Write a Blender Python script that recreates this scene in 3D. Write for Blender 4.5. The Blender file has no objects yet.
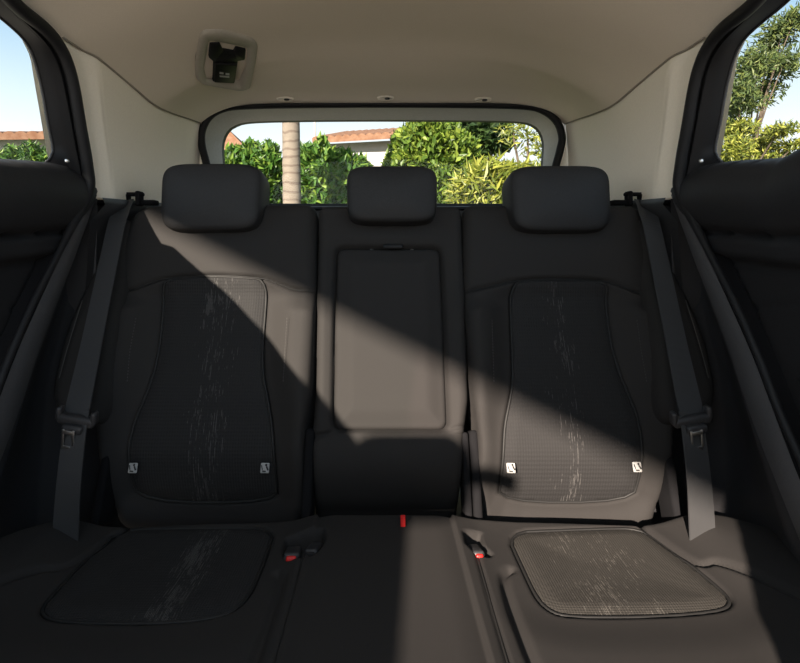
import bpy, bmesh, math, random
import numpy as np
from mathutils import Vector, Matrix

# ------------------------------------------------------------------ camera, world, sun, exposure
F, CX, CY, ZC = 520.0, 384.0, 250.0, 1.20      # focal length and principal point of the photograph, eye height
sc = bpy.context.scene
COL = sc.collection
cam_d = bpy.data.cameras.new('camera')
cam_d.sensor_width = 36.0
cam_d.lens = F / 800.0 * 36.0
cam_d.shift_x = (400 - CX) / 800.0
cam_d.shift_y = -(331.5 - CY) / 800.0
cam_d.clip_start = 0.02
cam_d.clip_end = 300
cam = bpy.data.objects.new('camera', cam_d)
cam.location = (0, 0, ZC)
cam.rotation_euler = (math.radians(90), 0, 0)
COL.objects.link(cam)
sc.camera = cam

sc.view_settings.view_transform = 'Standard'
sc.view_settings.look = 'None'
sc.view_settings.gamma = 1.0
sc.view_settings.exposure = 0.22
sc.view_settings.use_curve_mapping = False

SKY_STRENGTH = 1.15
world = bpy.data.worlds.new('sky')
sc.world = world
world.use_nodes = True
wn = world.node_tree
wn.nodes.clear()
w_out = wn.nodes.new('ShaderNodeOutputWorld')
w_bg = wn.nodes.new('ShaderNodeBackground')
w_bg.inputs['Strength'].default_value = SKY_STRENGTH
w_tc = wn.nodes.new('ShaderNodeTexCoord')
w_sep = wn.nodes.new('ShaderNodeSeparateXYZ')
w_ramp = wn.nodes.new('ShaderNodeValToRGB')
cr = w_ramp.color_ramp
cr.elements[0].position = 0.0
cr.elements[0].color = (0.88, 0.89, 0.89, 1)
cr.elements[1].position = 1.0
cr.elements[1].color = (0.40, 0.44, 0.50, 1)
for p, c in ((0.19, (0.82, 0.88, 0.92)), (0.27, (0.60, 0.74, 0.84)), (0.40, (0.26, 0.47, 0.70)), (0.5, (0.30, 0.43, 0.58)), (0.62, (0.40, 0.45, 0.52))):
    e = cr.elements.new(p)
    e.color = (*c, 1)
w_noise = wn.nodes.new('ShaderNodeTexNoise')
w_noise.inputs['Scale'].default_value = 2.2
w_noise.inputs['Detail'].default_value = 5
w_map = wn.nodes.new('ShaderNodeMapping')
w_map.inputs['Scale'].default_value = (1, 1, 3.0)
w_cr2 = wn.nodes.new('ShaderNodeValToRGB')
w_cr2.color_ramp.elements[0].position = 0.52
w_cr2.color_ramp.elements[0].color = (0, 0, 0, 1)
w_cr2.color_ramp.elements[1].position = 0.75
w_cr2.color_ramp.elements[1].color = (0.7, 0.7, 0.7, 1)
w_mix = wn.nodes.new('ShaderNodeMixRGB')
w_mix.inputs['Color2'].default_value = (0.85, 0.86, 0.86, 1)
L = wn.links.new
L(w_tc.outputs['Generated'], w_sep.inputs[0])
L(w_sep.outputs['Z'], w_ramp.inputs['Fac'])
L(w_tc.outputs['Generated'], w_map.inputs[0])
L(w_map.outputs[0], w_noise.inputs['Vector'])
L(w_noise.outputs['Fac'], w_cr2.inputs['Fac'])
L(w_cr2.outputs['Color'], w_mix.inputs['Fac'])
L(w_ramp.outputs['Color'], w_mix.inputs['Color1'])
w_dot = wn.nodes.new('ShaderNodeVectorMath')
w_dot.operation = 'DOT_PRODUCT'
w_dot.inputs[1].default_value = (-0.36, -0.87, 0.34)
w_gain = wn.nodes.new('ShaderNodeMapRange')
w_gain.interpolation_type = 'SMOOTHSTEP'
w_gain.inputs['From Min'].default_value = -0.3
w_gain.inputs['From Max'].default_value = 1.0
w_gain.inputs['To Min'].default_value = 1.0
w_gain.inputs['To Max'].default_value = 2.1
w_scale = wn.nodes.new('ShaderNodeVectorMath')
w_scale.operation = 'SCALE'
L(w_tc.outputs['Generated'], w_dot.inputs[0])
L(w_dot.outputs['Value'], w_gain.inputs['Value'])
L(w_gain.outputs[0], w_scale.inputs['Scale'])
L(w_mix.outputs[0], w_scale.inputs[0])
L(w_scale.outputs[0], w_bg.inputs['Color'])
L(w_bg.outputs[0], w_out.inputs[0])

# the sky is brightest round the sun, which stands in front of the car to the left
SUN_DIR = Vector((1.0, 2.4, -0.95)).normalized()      # low sun from the front left
sun_d = bpy.data.lights.new('sun', 'SUN')
sun_d.energy = 18.0
sun_d.color = (1.0, 0.84, 0.70)
sun_d.angle = math.radians(0.6)
sun = bpy.data.objects.new('sun', sun_d)
sun.location = (-6, -15, 8)
sun.rotation_euler = SUN_DIR.to_track_quat('-Z', 'Y').to_euler()
COL.objects.link(sun)

# ------------------------------------------------------------------ helpers
rng = random.Random(7)
nrng = np.random.default_rng(11)


def at(px, py, D):
    return Vector(((px - CX) / F * D, D, ZC + (CY - py) / F * D))


def at_x(px, py, x):
    """point of the pixel ray at the lateral distance x"""
    D = abs(x) * F / abs(px - CX)
    return at(px, py, D)


def world_loc(o):
    v = Vector((0, 0, 0))
    while o is not None:
        v += o.location
        o = o.parent
    return v


def tag(o, label=None, cat=None, group=None, kind=None):
    if label:
        o['label'] = label
    if cat:
        o['category'] = cat
    if group:
        o['group'] = group
    if kind:
        o['kind'] = kind
    return o


def thing(name, loc, label, cat, group=None):
    o = bpy.data.objects.new(name, None)
    o.location = loc
    o.empty_display_size = 0.05
    COL.objects.link(o)
    return tag(o, label, cat, group)


def structure(name, loc):
    o = bpy.data.objects.new(name, None)
    o.location = loc
    o.empty_display_size = 0.05
    COL.objects.link(o)
    o['kind'] = 'structure'
    return o


def mesh_obj(name, verts, faces, mat, parent=None, smooth=True, uv=None, loc=None, mats=None):
    verts = np.asarray(verts, dtype=float).reshape(-1, 3)
    if parent is not None:
        off = np.array(world_loc(parent))
        oloc = Vector((0, 0, 0))
    else:
        if loc is None:
            lo, hi = verts.min(0), verts.max(0)
            loc = ((lo[0] + hi[0]) / 2, (lo[1] + hi[1]) / 2, lo[2])
        off = np.array(loc)
        oloc = Vector(loc)
    me = bpy.data.meshes.new(name)
    me.from_pydata((verts - off).tolist(), [], [list(map(int, f)) for f in faces])
    me.validate()
    me.update()
    if uv is not None:
        ul = me.uv_layers.new(name='UVMap')
        vi = np.empty(len(me.loops), dtype=np.int32)
        me.loops.foreach_get('vertex_index', vi)
        ul.data.foreach_set('uv', np.asarray(uv, dtype=np.float32)[vi].ravel())
    me.materials.append(mat)
    if smooth:
        me.polygons.foreach_set('use_smooth', [True] * len(me.polygons))
    o = bpy.data.objects.new(name, me)
    o.location = oloc
    if parent is not None:
        o.parent = parent
    COL.objects.link(o)
    return o


def from_bm(name, bm, mat, parent=None, smooth=True):
    bm.verts.ensure_lookup_table()
    v = [tuple(x.co) for x in bm.verts]
    bm.verts.index_update()
    f = [[x.index for x in p.verts] for p in bm.faces]
    bm.free()
    return mesh_obj(name, v, f, mat, parent, smooth)


def join(*vf):
    V, Fc = [], []
    for v, f in vf:
        n = len(V)
        V += [tuple(p) for p in v]
        Fc += [[i + n for i in q] for q in f]
    return V, Fc


def loft(rows, closed=False):
    n = len(rows[0])
    V = [tuple(p) for r in rows for p in r]
    Fc = []
    for i in range(len(rows) - 1):
        for j in range(n - 1 + (1 if closed else 0)):
            k = (j + 1) % n
            Fc.append((i * n + j, i * n + k, (i + 1) * n + k, (i + 1) * n + j))
    return V, Fc


def catmull(pts, per=8, closed=False):
    P = [np.array(p, float) for p in pts]
    n = len(P)
    out = []
    rngi = range(n) if closed else range(n - 1)
    for i in rngi:
        p0 = P[(i - 1) % n] if closed or i > 0 else 2 * P[0] - P[1]
        p1, p2 = P[i], P[(i + 1) % n]
        p3 = P[(i + 2) % n] if closed or i + 2 < n else 2 * P[-1] - P[-2]
        for k in range(per):
            t = k / per
            out.append(0.5 * ((2 * p1) + (p2 - p0) * t + (2 * p0 - 5 * p1 + 4 * p2 - p3) * t * t + (3 * p1 - p0 - 3 * p2 + p3) * t ** 3))
    if not closed:
        out.append(P[-1])
    return np.array(out)


def chaikin(pts, it=3, q=0.25):
    P = np.array(pts, float)
    for _ in range(it):
        A, B = P, np.roll(P, -1, 0)
        P = np.stack([A * (1 - q) + B * q, A * q + B * (1 - q)], 1).reshape(-1, P.shape[1])
    return P


def round_corners(pts, r, seg=6):
    """closed polygon with each corner rounded by about r"""
    P = [np.array(p, float) for p in pts]
    n = len(P)
    out = []
    for i in range(n):
        a, b, c = P[i - 1], P[i], P[(i + 1) % n]
        la, lc = np.linalg.norm(a - b), np.linalg.norm(c - b)
        rr = min(r, la * .45, lc * .45)
        s, e = b + (a - b) / la * rr, b + (c - b) / lc * rr
        for k in range(seg + 1):
            t = k / seg
            out.append((1 - t) ** 2 * s + 2 * t * (1 - t) * b + t * t * e)
    return np.array(out)


def resample(pts, n, closed=False):
    P = np.array(pts, float)
    if closed:
        P = np.vstack([P, P[:1]])
    d = np.r_[0, np.cumsum(np.linalg.norm(np.diff(P, axis=0), axis=1))]
    t = np.linspace(0, d[-1], n + 1)[:-1] if closed else np.linspace(0, d[-1], n)
    return np.stack([np.interp(t, d, P[:, k]) for k in range(P.shape[1])], 1)


def tube(pts, r, seg=8, closed=False, flat=None):
    P = np.array(pts, float)
    n = len(P)
    rows = []
    up = None
    for i in range(n):
        if closed:
            t = P[(i + 1) % n] - P[i - 1]
        else:
            t = P[min(i + 1, n - 1)] - P[max(i - 1, 0)]
        t = t / (np.linalg.norm(t) + 1e-9)
        if up is None:
            up = np.array([0, 0, 1.0]) if abs(t[2]) < .9 else np.array([1.0, 0, 0])
        a = up - t * np.dot(up, t)
        a /= np.linalg.norm(a)
        up = a
        b = np.cross(t, a)
        rr = r[i] if hasattr(r, '__len__') else r
        rows.append([P[i] + rr * (math.cos(2 * math.pi * k / seg) * a + math.sin(2 * math.pi * k / seg) * b) for k in range(seg)])
    V, Fc = loft(rows + ([rows[0]] if closed else []), True)
    if not closed:
        Fc.append(list(range(seg))[::-1])
        Fc.append([(n - 1) * seg + k for k in range(seg)])
    return V, Fc


def rbox(c, size, r=0.005, seg=3, ax=None):
    """rounded box as verts, faces; ax = 3 axes (rows)"""
    bm = bmesh.new()
    bmesh.ops.create_cube(bm, size=1.0)
    for v in bm.verts:
        v.co = Vector((v.co.x * size[0], v.co.y * size[1], v.co.z * size[2]))
    if r > 0:
        bmesh.ops.bevel(bm, geom=list(bm.edges), offset=r, segments=seg, profile=.5, affect='EDGES')
    bm.verts.index_update()
    V = np.array([tuple(v.co) for v in bm.verts])
    Fc = [[v.index for v in f.verts] for f in bm.faces]
    bm.free()
    if ax is not None:
        V = V @ np.array([list(a) for a in ax])
    return (V + np.array(list(c))).tolist(), Fc


def poly_dist(P, poly, closed=True):
    """distance, nearest point, inside (closed) for points P against a polyline"""
    P = np.asarray(P, float)
    poly = np.asarray(poly, float)
    A = poly
    B = np.roll(poly, -1, 0) if closed else poly[1:]
    if not closed:
        A = poly[:-1]
    best = np.full(len(P), 1e9)
    near = np.zeros_like(P)
    ins = np.zeros(len(P), bool)
    for a, b in zip(A, B):
        d = b - a
        L2 = d @ d
        if L2 < 1e-14:
            continue
        t = np.clip(((P - a) @ d) / L2, 0, 1)
        q = a + t[:, None] * d
        dd = np.hypot(*(P - q).T)
        m = dd < best
        best[m] = dd[m]
        near[m] = q[m]
        if closed and a[1] != b[1]:
            cond = ((a[1] > P[:, 1]) != (b[1] > P[:, 1]))
            xi = (b[0] - a[0]) * (P[:, 1] - a[1]) / (b[1] - a[1]) + a[0]
            ins ^= cond & (P[:, 0] < xi)
    return best, near, ins


class Frame:
    def __init__(s, o, ex, ey, en):
        s.o, s.ex, s.ey, s.en = [np.array(list(v), float) for v in (o, ex, ey, en)]

    def px(s, px, py, off=0.0):
        d = np.array([(px - CX) / F, 1.0, (CY - py) / F])
        c = np.array([0, 0, ZC])
        o = s.o + s.en * off
        t = ((o - c) @ s.en) / (d @ s.en)
        q = c + d * t - o
        return np.array([q @ s.ex, q @ s.ey])

    def pts(s, l, off=0.0):
        return np.array([s.px(a, b, off) for a, b in l])

    def w(s, X, Y, H):
        return s.o + np.outer(X, s.ex) + np.outer(Y, s.ey) + np.outer(H, s.en)

    def p(s, X, Y, H=0.0):
        return s.o + X * s.ex + Y * s.ey + H * s.en


def panel(name, fr, outline, hfun, mat, parent=None, step=0.005, R=0.02, thick=0.08, loc=None, smooth=True):
    """padded panel: a grid clipped to the outline, displaced by hfun, rounded at its edge, with sides and a back"""
    outline = np.asarray(outline, float)
    lo, hi = outline.min(0) - step, outline.max(0) + step
    xs = np.arange(lo[0], hi[0] + step, step)
    ys = np.arange(lo[1], hi[1] + step, step)
    nx, ny = len(xs), len(ys)
    GX, GY = np.meshgrid(xs, ys)
    P = np.stack([GX.ravel(), GY.ravel()], 1)
    idx = np.arange(nx * ny).reshape(ny, nx)
    quads = np.stack([idx[:-1, :-1], idx[:-1, 1:], idx[1:, 1:], idx[1:, :-1]], -1).reshape(-1, 4)
    cen = P[quads].mean(1)
    _, _, ins = poly_dist(cen, outline)
    quads = quads[ins]
    cnt = np.bincount(quads.ravel(), minlength=nx * ny)
    bnd = (cnt > 0) & (cnt < 4)
    ib = np.where(bnd)[0]
    _, near, _ = poly_dist(P[ib], outline)
    P[ib] = near
    used = np.where(cnt > 0)[0]
    remap = -np.ones(nx * ny, int)
    remap[used] = np.arange(len(used))
    quads = remap[quads]
    P = P[used]
    d, _, ins = poly_dist(P, outline)
    h = hfun(P, np.where(ins, d, 0))
    if R > 0:
        e = np.clip(R - d, 0, R)
        h = h - (R - np.sqrt(np.maximum(R * R - e * e, 0)))
    if np.dot(np.cross(fr.ex, fr.ey), fr.en) < 0:
        quads = quads[:, ::-1]
    V = fr.w(P[:, 0], P[:, 1], h)
    # boundary loop -> sides
    ed = {}
    for q in quads:
        for a, b in ((q[0], q[1]), (q[1], q[2]), (q[2], q[3]), (q[3], q[0])):
            if (b, a) in ed:
                del ed[(b, a)]
            else:
                ed[(a, b)] = True
    bv = sorted({a for e in ed for a in e})
    n0 = len(V)
    m = {a: n0 + i for i, a in enumerate(bv)}
    back = fr.w(P[bv, 0], P[bv, 1], np.full(len(bv), -thick + min(0.0, float(h.min()))))
    V = np.vstack([V, back])
    UV = np.vstack([P, P[bv]])
    Fc = [tuple(q) for q in quads]
    nxt = {}
    for (a, b) in ed:
        Fc.append((b, a, m[a], m[b]))
        nxt.setdefault(b, a)
    loop, cur = [], bv[0]
    for _ in range(len(bv) + 1):
        loop.append(m[cur])
        cur = nxt[cur]
        if m[cur] == loop[0]:
            break
    if len(loop) > 2:
        Fc.append(tuple(loop[::-1]))
    return mesh_obj(name, V, Fc, mat, parent, smooth, UV, loc)


def groove(P, line, depth, width, closed=False):
    d, _, _ = poly_dist(P, line, closed)
    return -depth * np.exp(-(d / width) ** 2)


def smooth01(t):
    t = np.clip(t, 0, 1)
    return t * t * (3 - 2 * t)


# ------------------------------------------------------------------ materials
def new_mat(name, col, rough=0.6, spec=0.5, metal=0.0):
    m = bpy.data.materials.new(name)
    m.use_nodes = True
    b = m.node_tree.nodes['Principled BSDF']
    b.inputs['Base Color'].default_value = (*col, 1)
    b.inputs['Roughness'].default_value = rough
    b.inputs['Specular IOR Level'].default_value = spec
    b.inputs['Metallic'].default_value = metal
    return m


def add_noise(m, c1, c2, scale, bump=0.0, coord='Object', bscale=None, detail=3, stretch=None, dist=0.001):
    nt = m.node_tree
    b = nt.nodes['Principled BSDF']
    tc = nt.nodes.new('ShaderNodeTexCoord')
    src = tc.outputs[coord]
    if stretch:
        mp = nt.nodes.new('ShaderNodeMapping')
        mp.inputs['Scale'].default_value = stretch
        nt.links.new(src, mp.inputs[0])
        src = mp.outputs[0]
    n = nt.nodes.new('ShaderNodeTexNoise')
    n.inputs['Scale'].default_value = scale
    n.inputs['Detail'].default_value = detail
    nt.links.new(src, n.inputs['Vector'])
    r = nt.nodes.new('ShaderNodeValToRGB')
    r.color_ramp.elements[0].position = .3
    r.color_ramp.elements[0].color = (*c1, 1)
    r.color_ramp.elements[1].position = .7
    r.color_ramp.elements[1].color = (*c2, 1)
    nt.links.new(n.outputs['Fac'], r.inputs[0])
    nt.links.new(r.outputs[0], b.inputs['Base Color'])
    if bump:
        n2 = nt.nodes.new('ShaderNodeTexNoise')
        n2.inputs['Scale'].default_value = bscale or scale
        n2.inputs['Detail'].default_value = 4
        nt.links.new(src, n2.inputs['Vector'])
        bp = nt.nodes.new('ShaderNodeBump')
        bp.inputs['Strength'].default_value = bump
        bp.inputs['Distance'].default_value = dist
        nt.links.new(n2.outputs['Fac'], bp.inputs['Height'])
        nt.links.new(bp.outputs[0], b.inputs['Normal'])
    return m


def noisy(name, c1, c2, scale, rough=.6, spec=.5, bump=0.0, **k):
    m = new_mat(name, c1, rough, spec)
    return add_noise(m, c1, c2, scale, bump, **k)


M = {}
M['fabric'] = noisy('seat_fabric', (.0165, .0155, .0152), (.0235, .0219, .0210), 900, .85, .25, .35, coord='UV', bscale=700, dist=.0006)
M['leather'] = noisy('black_leather', (.014, .014, .015), (.019, .019, .020), 300, .62, .28, .25, bscale=420, dist=.0005)
M['plastic'] = noisy('dark_plastic', (.022, .022, .024), (.028, .028, .030), 250, .48, .4, .2, bscale=500, dist=.0004)
M['plastic_soft'] = noisy('soft_door_skin', (.013, .013, .0145), (.018, .018, .0195), 200, .58, .3, .2, bscale=450, dist=.0004)
M['scuff'] = noisy('grey_scuff_plastic', (.085, .085, .09), (.10, .10, .105), 220, .5, .4, .2, bscale=500, dist=.0004)
M['rubber'] = new_mat('black_rubber', (.009, .009, .010), .6, .25)
M['dull_black'] = new_mat('dull_black_lining', (.008, .008, .009), .95, .1)
M['gloss_black'] = new_mat('gloss_black_trim', (.006, .006, .007), .55, .22)
M['headliner'] = noisy('headliner_cloth', (.66, .59, .49), (.71, .635, .53), 500, .95, .1, .2, bscale=800, dist=.0005)
M['beige'] = noisy('beige_pillar_plastic', (.78, .72, .61), (.82, .76, .645), 200, .7, .3, .15, bscale=600, dist=.0003)
M['seam_line'] = new_mat('brown_seam_line', (.27, .24, .195), .9, .1)
M['bezel'] = noisy('grey_beige_bezel', (.36, .335, .285), (.40, .37, .315), 200, .6, .3, .1)
M['tailgate_grey'] = noisy('tailgate_trim', (.33, .32, .295), (.37, .355, .33), 120, .75, .3, .1)
M['metal'] = new_mat('brushed_metal', (.62, .61, .60), .3, .5, 1.0)
M['red'] = new_mat('red_plastic', (.55, .012, .010), .45, .4)
M['red_cloth'] = noisy('red_ribbon', (.42, .012, .012), (.55, .02, .018), 600, .8, .2)
M['white_plastic'] = new_mat('white_tag', (.30, .30, .295), .5, .4)
M['print'] = new_mat('black_print', (.012, .012, .012), .6, .3)
M['grey_print'] = new_mat('grey_print', (.30, .30, .30), .6, .3)
M['thread'] = new_mat('grey_thread', (.062, .060, .058), .8, .2)


def webbing_mat():
    m = new_mat('belt_webbing', (.040, .041, .043), .6, .35)
    nt = m.node_tree
    b = nt.nodes['Principled BSDF']
    tc = nt.nodes.new('ShaderNodeTexCoord')
    w = nt.nodes.new('ShaderNodeTexWave')
    w.wave_type = 'BANDS'
    w.bands_direction = 'X'
    w.inputs['Scale'].default_value = 120
    nt.links.new(tc.outputs['UV'], w.inputs['Vector'])
    bp = nt.nodes.new('ShaderNodeBump')
    bp.inputs['Strength'].default_value = .3
    bp.inputs['Distance'].default_value = .0005
    nt.links.new(w.outputs['Fac'], bp.inputs['Height'])
    nt.links.new(bp.outputs[0], b.inputs['Normal'])
    return m


M['webbing'] = webbing_mat()


def insert_mat(name, cx, width, thr, rib, streak_len=9.0, col=(.0165, .0162, .0165), light=(.068, .066, .064), skew=0.0):
    """woven insert: fine ribs across and scattered pale dashes running up the middle (UV in metres)"""
    m = new_mat(name, col, .85, .25)
    nt = m.node_tree
    N, Lk = nt.nodes, nt.links.new
    b = N['Principled BSDF']
    tc = N.new('ShaderNodeTexCoord')
    sp = N.new('ShaderNodeSeparateXYZ')
    Lk(tc.outputs['UV'], sp.inputs[0])

    def math_(op, a, b_=None, c=None):
        n = N.new('ShaderNodeMath')
        n.operation = op
        for i, v in enumerate((a, b_, c)):
            if v is None:
                continue
            if isinstance(v, (int, float)):
                n.inputs[i].default_value = v
            else:
                Lk(v, n.inputs[i])
        return n.outputs[0]
    X, Y = sp.outputs['X'], sp.outputs['Y']
    xs = math_('SUBTRACT', X, math_('MULTIPLY', Y, skew)) if skew else X
    # dash columns 2.6 mm apart
    col_i = math_('FLOOR', math_('DIVIDE', xs, .0026))
    cmb = N.new('ShaderNodeCombineXYZ')
    Lk(math_('MULTIPLY', col_i, 7.31), cmb.inputs[0])
    Lk(math_('MULTIPLY', Y, streak_len), cmb.inputs[1])
    n1 = N.new('ShaderNodeTexNoise')
    n1.inputs['Scale'].default_value = 3.0
    n1.inputs['Detail'].default_value = 4
    n1.inputs['Roughness'].default_value = .7
    Lk(cmb.outputs[0], n1.inputs['Vector'])
    # broad clumps
    n2 = N.new('ShaderNodeTexNoise')
    n2.inputs['Scale'].default_value = 12
    mp = N.new('ShaderNodeMapping')
    mp.inputs['Scale'].default_value = (1.6, .8, 1)
    Lk(tc.outputs['UV'], mp.inputs[0])
    Lk(mp.outputs[0], n2.inputs['Vector'])
    dx = math_('DIVIDE', math_('SUBTRACT', xs, cx), width)
    bell = math_('POWER', 2.718, math_('MULTIPLY', math_('MULTIPLY', dx, dx), -1.0))
    val = math_('ADD', math_('MULTIPLY', n1.outputs['Fac'], 1.0), math_('MULTIPLY', math_('SUBTRACT', n2.outputs['Fac'], .5), .35))
    val = math_('ADD', val, math_('MULTIPLY', math_('SUBTRACT', bell, 1.0), .35))
    hit = math_('MULTIPLY', math_('SUBTRACT', val, thr), 14.0)
    cl = N.new('ShaderNodeClamp')
    Lk(hit, cl.inputs[0])
    # gaps inside a column
    fr_ = math_('FRACT', math_('DIVIDE', xs, .0026))
    thin = math_('LESS_THAN', math_('ABSOLUTE', math_('SUBTRACT', fr_, .5)), .27)
    fac = math_('MULTIPLY', cl.outputs[0], thin)
    # ribs
    ribv = math_('SINE', math_('MULTIPLY', math_('ADD', X, math_('MULTIPLY', Y, .0)), 2 * math.pi / rib[0]))
    ribh = math_('SINE', math_('MULTIPLY', Y, 2 * math.pi / rib[1]))
    rr = math_('ADD', math_('MULTIPLY', ribv, .5), math_('MULTIPLY', ribh, .5))
    n3 = N.new('ShaderNodeTexNoise')
    n3.inputs['Scale'].default_value = 700
    Lk(tc.outputs['UV'], n3.inputs['Vector'])
    base = N.new('ShaderNodeMixRGB')
    base.inputs['Color1'].default_value = (*[c * .78 for c in col], 1)
    base.inputs['Color2'].default_value = (*[c * 1.28 for c in col], 1)
    Lk(math_('MULTIPLY', math_('ADD', math_('MULTIPLY', rr, .35), math_('ADD', n3.outputs['Fac'], .5)), .5), base.inputs['Fac'])
    mix = N.new('ShaderNodeMixRGB')
    mix.inputs['Color2'].default_value = (*light, 1)
    Lk(fac, mix.inputs['Fac'])
    Lk(base.outputs[0], mix.inputs['Color1'])
    Lk(mix.outputs[0], b.inputs['Base Color'])
    bp = N.new('ShaderNodeBump')
    bp.inputs['Strength'].default_value = .5
    bp.inputs['Distance'].default_value = .0008
    Lk(math_('ADD', rr, n3.outputs['Fac']), bp.inputs['Height'])
    Lk(bp.outputs[0], b.inputs['Normal'])
    return m


def glass_mat():
    m = bpy.data.materials.new('window_glass')
    m.use_nodes = True
    nt = m.node_tree
    nt.nodes.clear()
    o = nt.nodes.new('ShaderNodeOutputMaterial')
    t = nt.nodes.new('ShaderNodeBsdfTransparent')
    t.inputs['Color'].default_value = (.93, .96, .95, 1)
    g = nt.nodes.new('ShaderNodeBsdfGlossy')
    g.inputs['Roughness'].default_value = .02
    lw = nt.nodes.new('ShaderNodeLayerWeight')
    lw.inputs['Blend'].default_value = .5
    pw = nt.nodes.new('ShaderNodeMath')
    pw.operation = 'POWER'
    pw.inputs[1].default_value = 6.0
    fr = nt.nodes.new('ShaderNodeMath')
    fr.operation = 'MULTIPLY_ADD'
    fr.inputs[1].default_value = .5
    fr.inputs[2].default_value = .012
    nt.links.new(lw.outputs['Facing'], pw.inputs[0])
    nt.links.new(pw.outputs[0], fr.inputs[0])
    mx = nt.nodes.new('ShaderNodeMixShader')
    nt.links.new(fr.outputs[0], mx.inputs[0])
    nt.links.new(t.outputs[0], mx.inputs[1])
    nt.links.new(g.outputs[0], mx.inputs[2])
    nt.links.new(mx.outputs[0], o.inputs[0])
    return m


M['glass'] = glass_mat()


def leaf_mat(name, c1, c2, c3, trans=.25):
    m = bpy.data.materials.new(name)
    m.use_nodes = True
    nt = m.node_tree
    nt.nodes.clear()
    o = nt.nodes.new('ShaderNodeOutputMaterial')
    geo = nt.nodes.new('ShaderNodeNewGeometry')
    r = nt.nodes.new('ShaderNodeValToRGB')
    r.color_ramp.elements[0].color = (*c1, 1)
    r.color_ramp.elements[1].color = (*c3, 1)
    e = r.color_ramp.elements.new(.55)
    e.color = (*c2, 1)
    nt.links.new(geo.outputs['Random Per Island'], r.inputs[0])
    d = nt.nodes.new('ShaderNodeBsdfPrincipled')
    d.inputs['Roughness'].default_value = .45
    d.inputs['Specular IOR Level'].default_value = .3
    t = nt.nodes.new('ShaderNodeBsdfTranslucent')
    mx = nt.nodes.new('ShaderNodeMixShader')
    mx.inputs[0].default_value = trans
    nt.links.new(r.outputs[0], d.inputs['Base Color'])
    nt.links.new(r.outputs[0], t.inputs['Color'])
    nt.links.new(d.outputs[0], mx.inputs[1])
    nt.links.new(t.outputs[0], mx.inputs[2])
    nt.links.new(mx.outputs[0], o.inputs[0])
    return m


M['leaf_shrub'] = leaf_mat('shrub_leaf', (0.0158, 0.0440, 0.0088), (0.0484, 0.1188, 0.0176), (0.1320, 0.2024, 0.0308))
M['leaf_bush'] = leaf_mat('bush_leaf', (0.0264, 0.0572, 0.0070), (0.0748, 0.1276, 0.0158), (0.1760, 0.2288, 0.0352))
M['leaf_dark'] = leaf_mat('dark_tree_leaf', (0.0106, 0.0264, 0.0088), (0.0246, 0.0510, 0.0141), (0.0528, 0.0880, 0.0246))
M['leaf_lime'] = leaf_mat('lime_leaf', (0.0440, 0.0704, 0.0088), (0.1408, 0.1672, 0.0246), (0.2816, 0.2904, 0.0572))
M['leaf_tree'] = leaf_mat('street_tree_leaf', (0.0264, 0.0440, 0.0158), (0.0572, 0.0880, 0.0264), (0.1320, 0.1584, 0.0440))
M['bark'] = noisy('bark', (.05, .04, .03), (.09, .07, .05), 14, .9, .2, .4, dist=.02)
M['stucco'] = noisy('white_stucco', (0.3150, 0.3080, 0.2940), (0.3500, 0.3430, 0.3290), 6, .9, .2)
M['brown_wall'] = noisy('terracotta_wall', (0.1400, 0.0700, 0.0420), (0.1750, 0.0910, 0.0560), 5, .9, .2)
M['grass'] = noisy('lawn', (.06, .10, .03), (.12, .17, .05), 9, .95, .1)
M['asphalt'] = noisy('pale_concrete', (.38, .36, .33), (.44, .42, .385), 30, .95, .2)
M['slab_mat'] = noisy('shade_slab_paint', (.40, .36, .30), (.48, .43, .36), 9, .8, .3)  # surface of the added sun-blocking slab
M['pole'] = new_mat('grey_pole', (.28, .27, .26), .7, .3)


def trunk_mat():
    m = new_mat('palm_trunk', (.5, .42, .34), .9, .2)
    nt = m.node_tree
    b = nt.nodes['Principled BSDF']
    tc = nt.nodes.new('ShaderNodeTexCoord')
    sp = nt.nodes.new('ShaderNodeSeparateXYZ')
    n = nt.nodes.new('ShaderNodeTexNoise')
    n.inputs['Scale'].default_value = 9
    n.inputs['Detail'].default_value = 5
    w = nt.nodes.new('ShaderNodeTexWave')
    w.wave_type = 'BANDS'
    w.bands_direction = 'Z'
    w.inputs['Scale'].default_value = 3.2
    w.inputs['Distortion'].default_value = 3.5
    w.inputs['Detail'].default_value = 3
    w.inputs['Detail Scale'].default_value = 2
    nt.links.new(tc.outputs['Object'], w.inputs['Vector'])
    nt.links.new(tc.outputs['Object'], n.inputs['Vector'])
    r = nt.nodes.new('ShaderNodeValToRGB')
    r.color_ramp.elements[0].position = .02
    r.color_ramp.elements[0].color = (.115, .092, .074, 1)
    r.color_ramp.elements[1].position = .30
    r.color_ramp.elements[1].color = (.175, .15, .122, 1)
    nt.links.new(w.outputs['Fac'], r.inputs[0])
    mx = nt.nodes.new('ShaderNodeMixRGB')
    mx.blend_type = 'MULTIPLY'
    mx.inputs[0].default_value = .5
    nt.links.new(r.outputs[0], mx.inputs[1])
    nt.links.new(n.outputs['Fac'], mx.inputs[2])
    nt.links.new(mx.outputs[0], b.inputs['Base Color'])
    return m


M['palm'] = trunk_mat()


def roof_mat():
    m = new_mat('clay_tiles', (.45, .22, .13), .85, .2)
    return add_noise(m, (0.1248, 0.0598, 0.0338), (0.1872, 0.1092, 0.0702), 7, 0, detail=4)


M['tiles'] = roof_mat()

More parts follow.
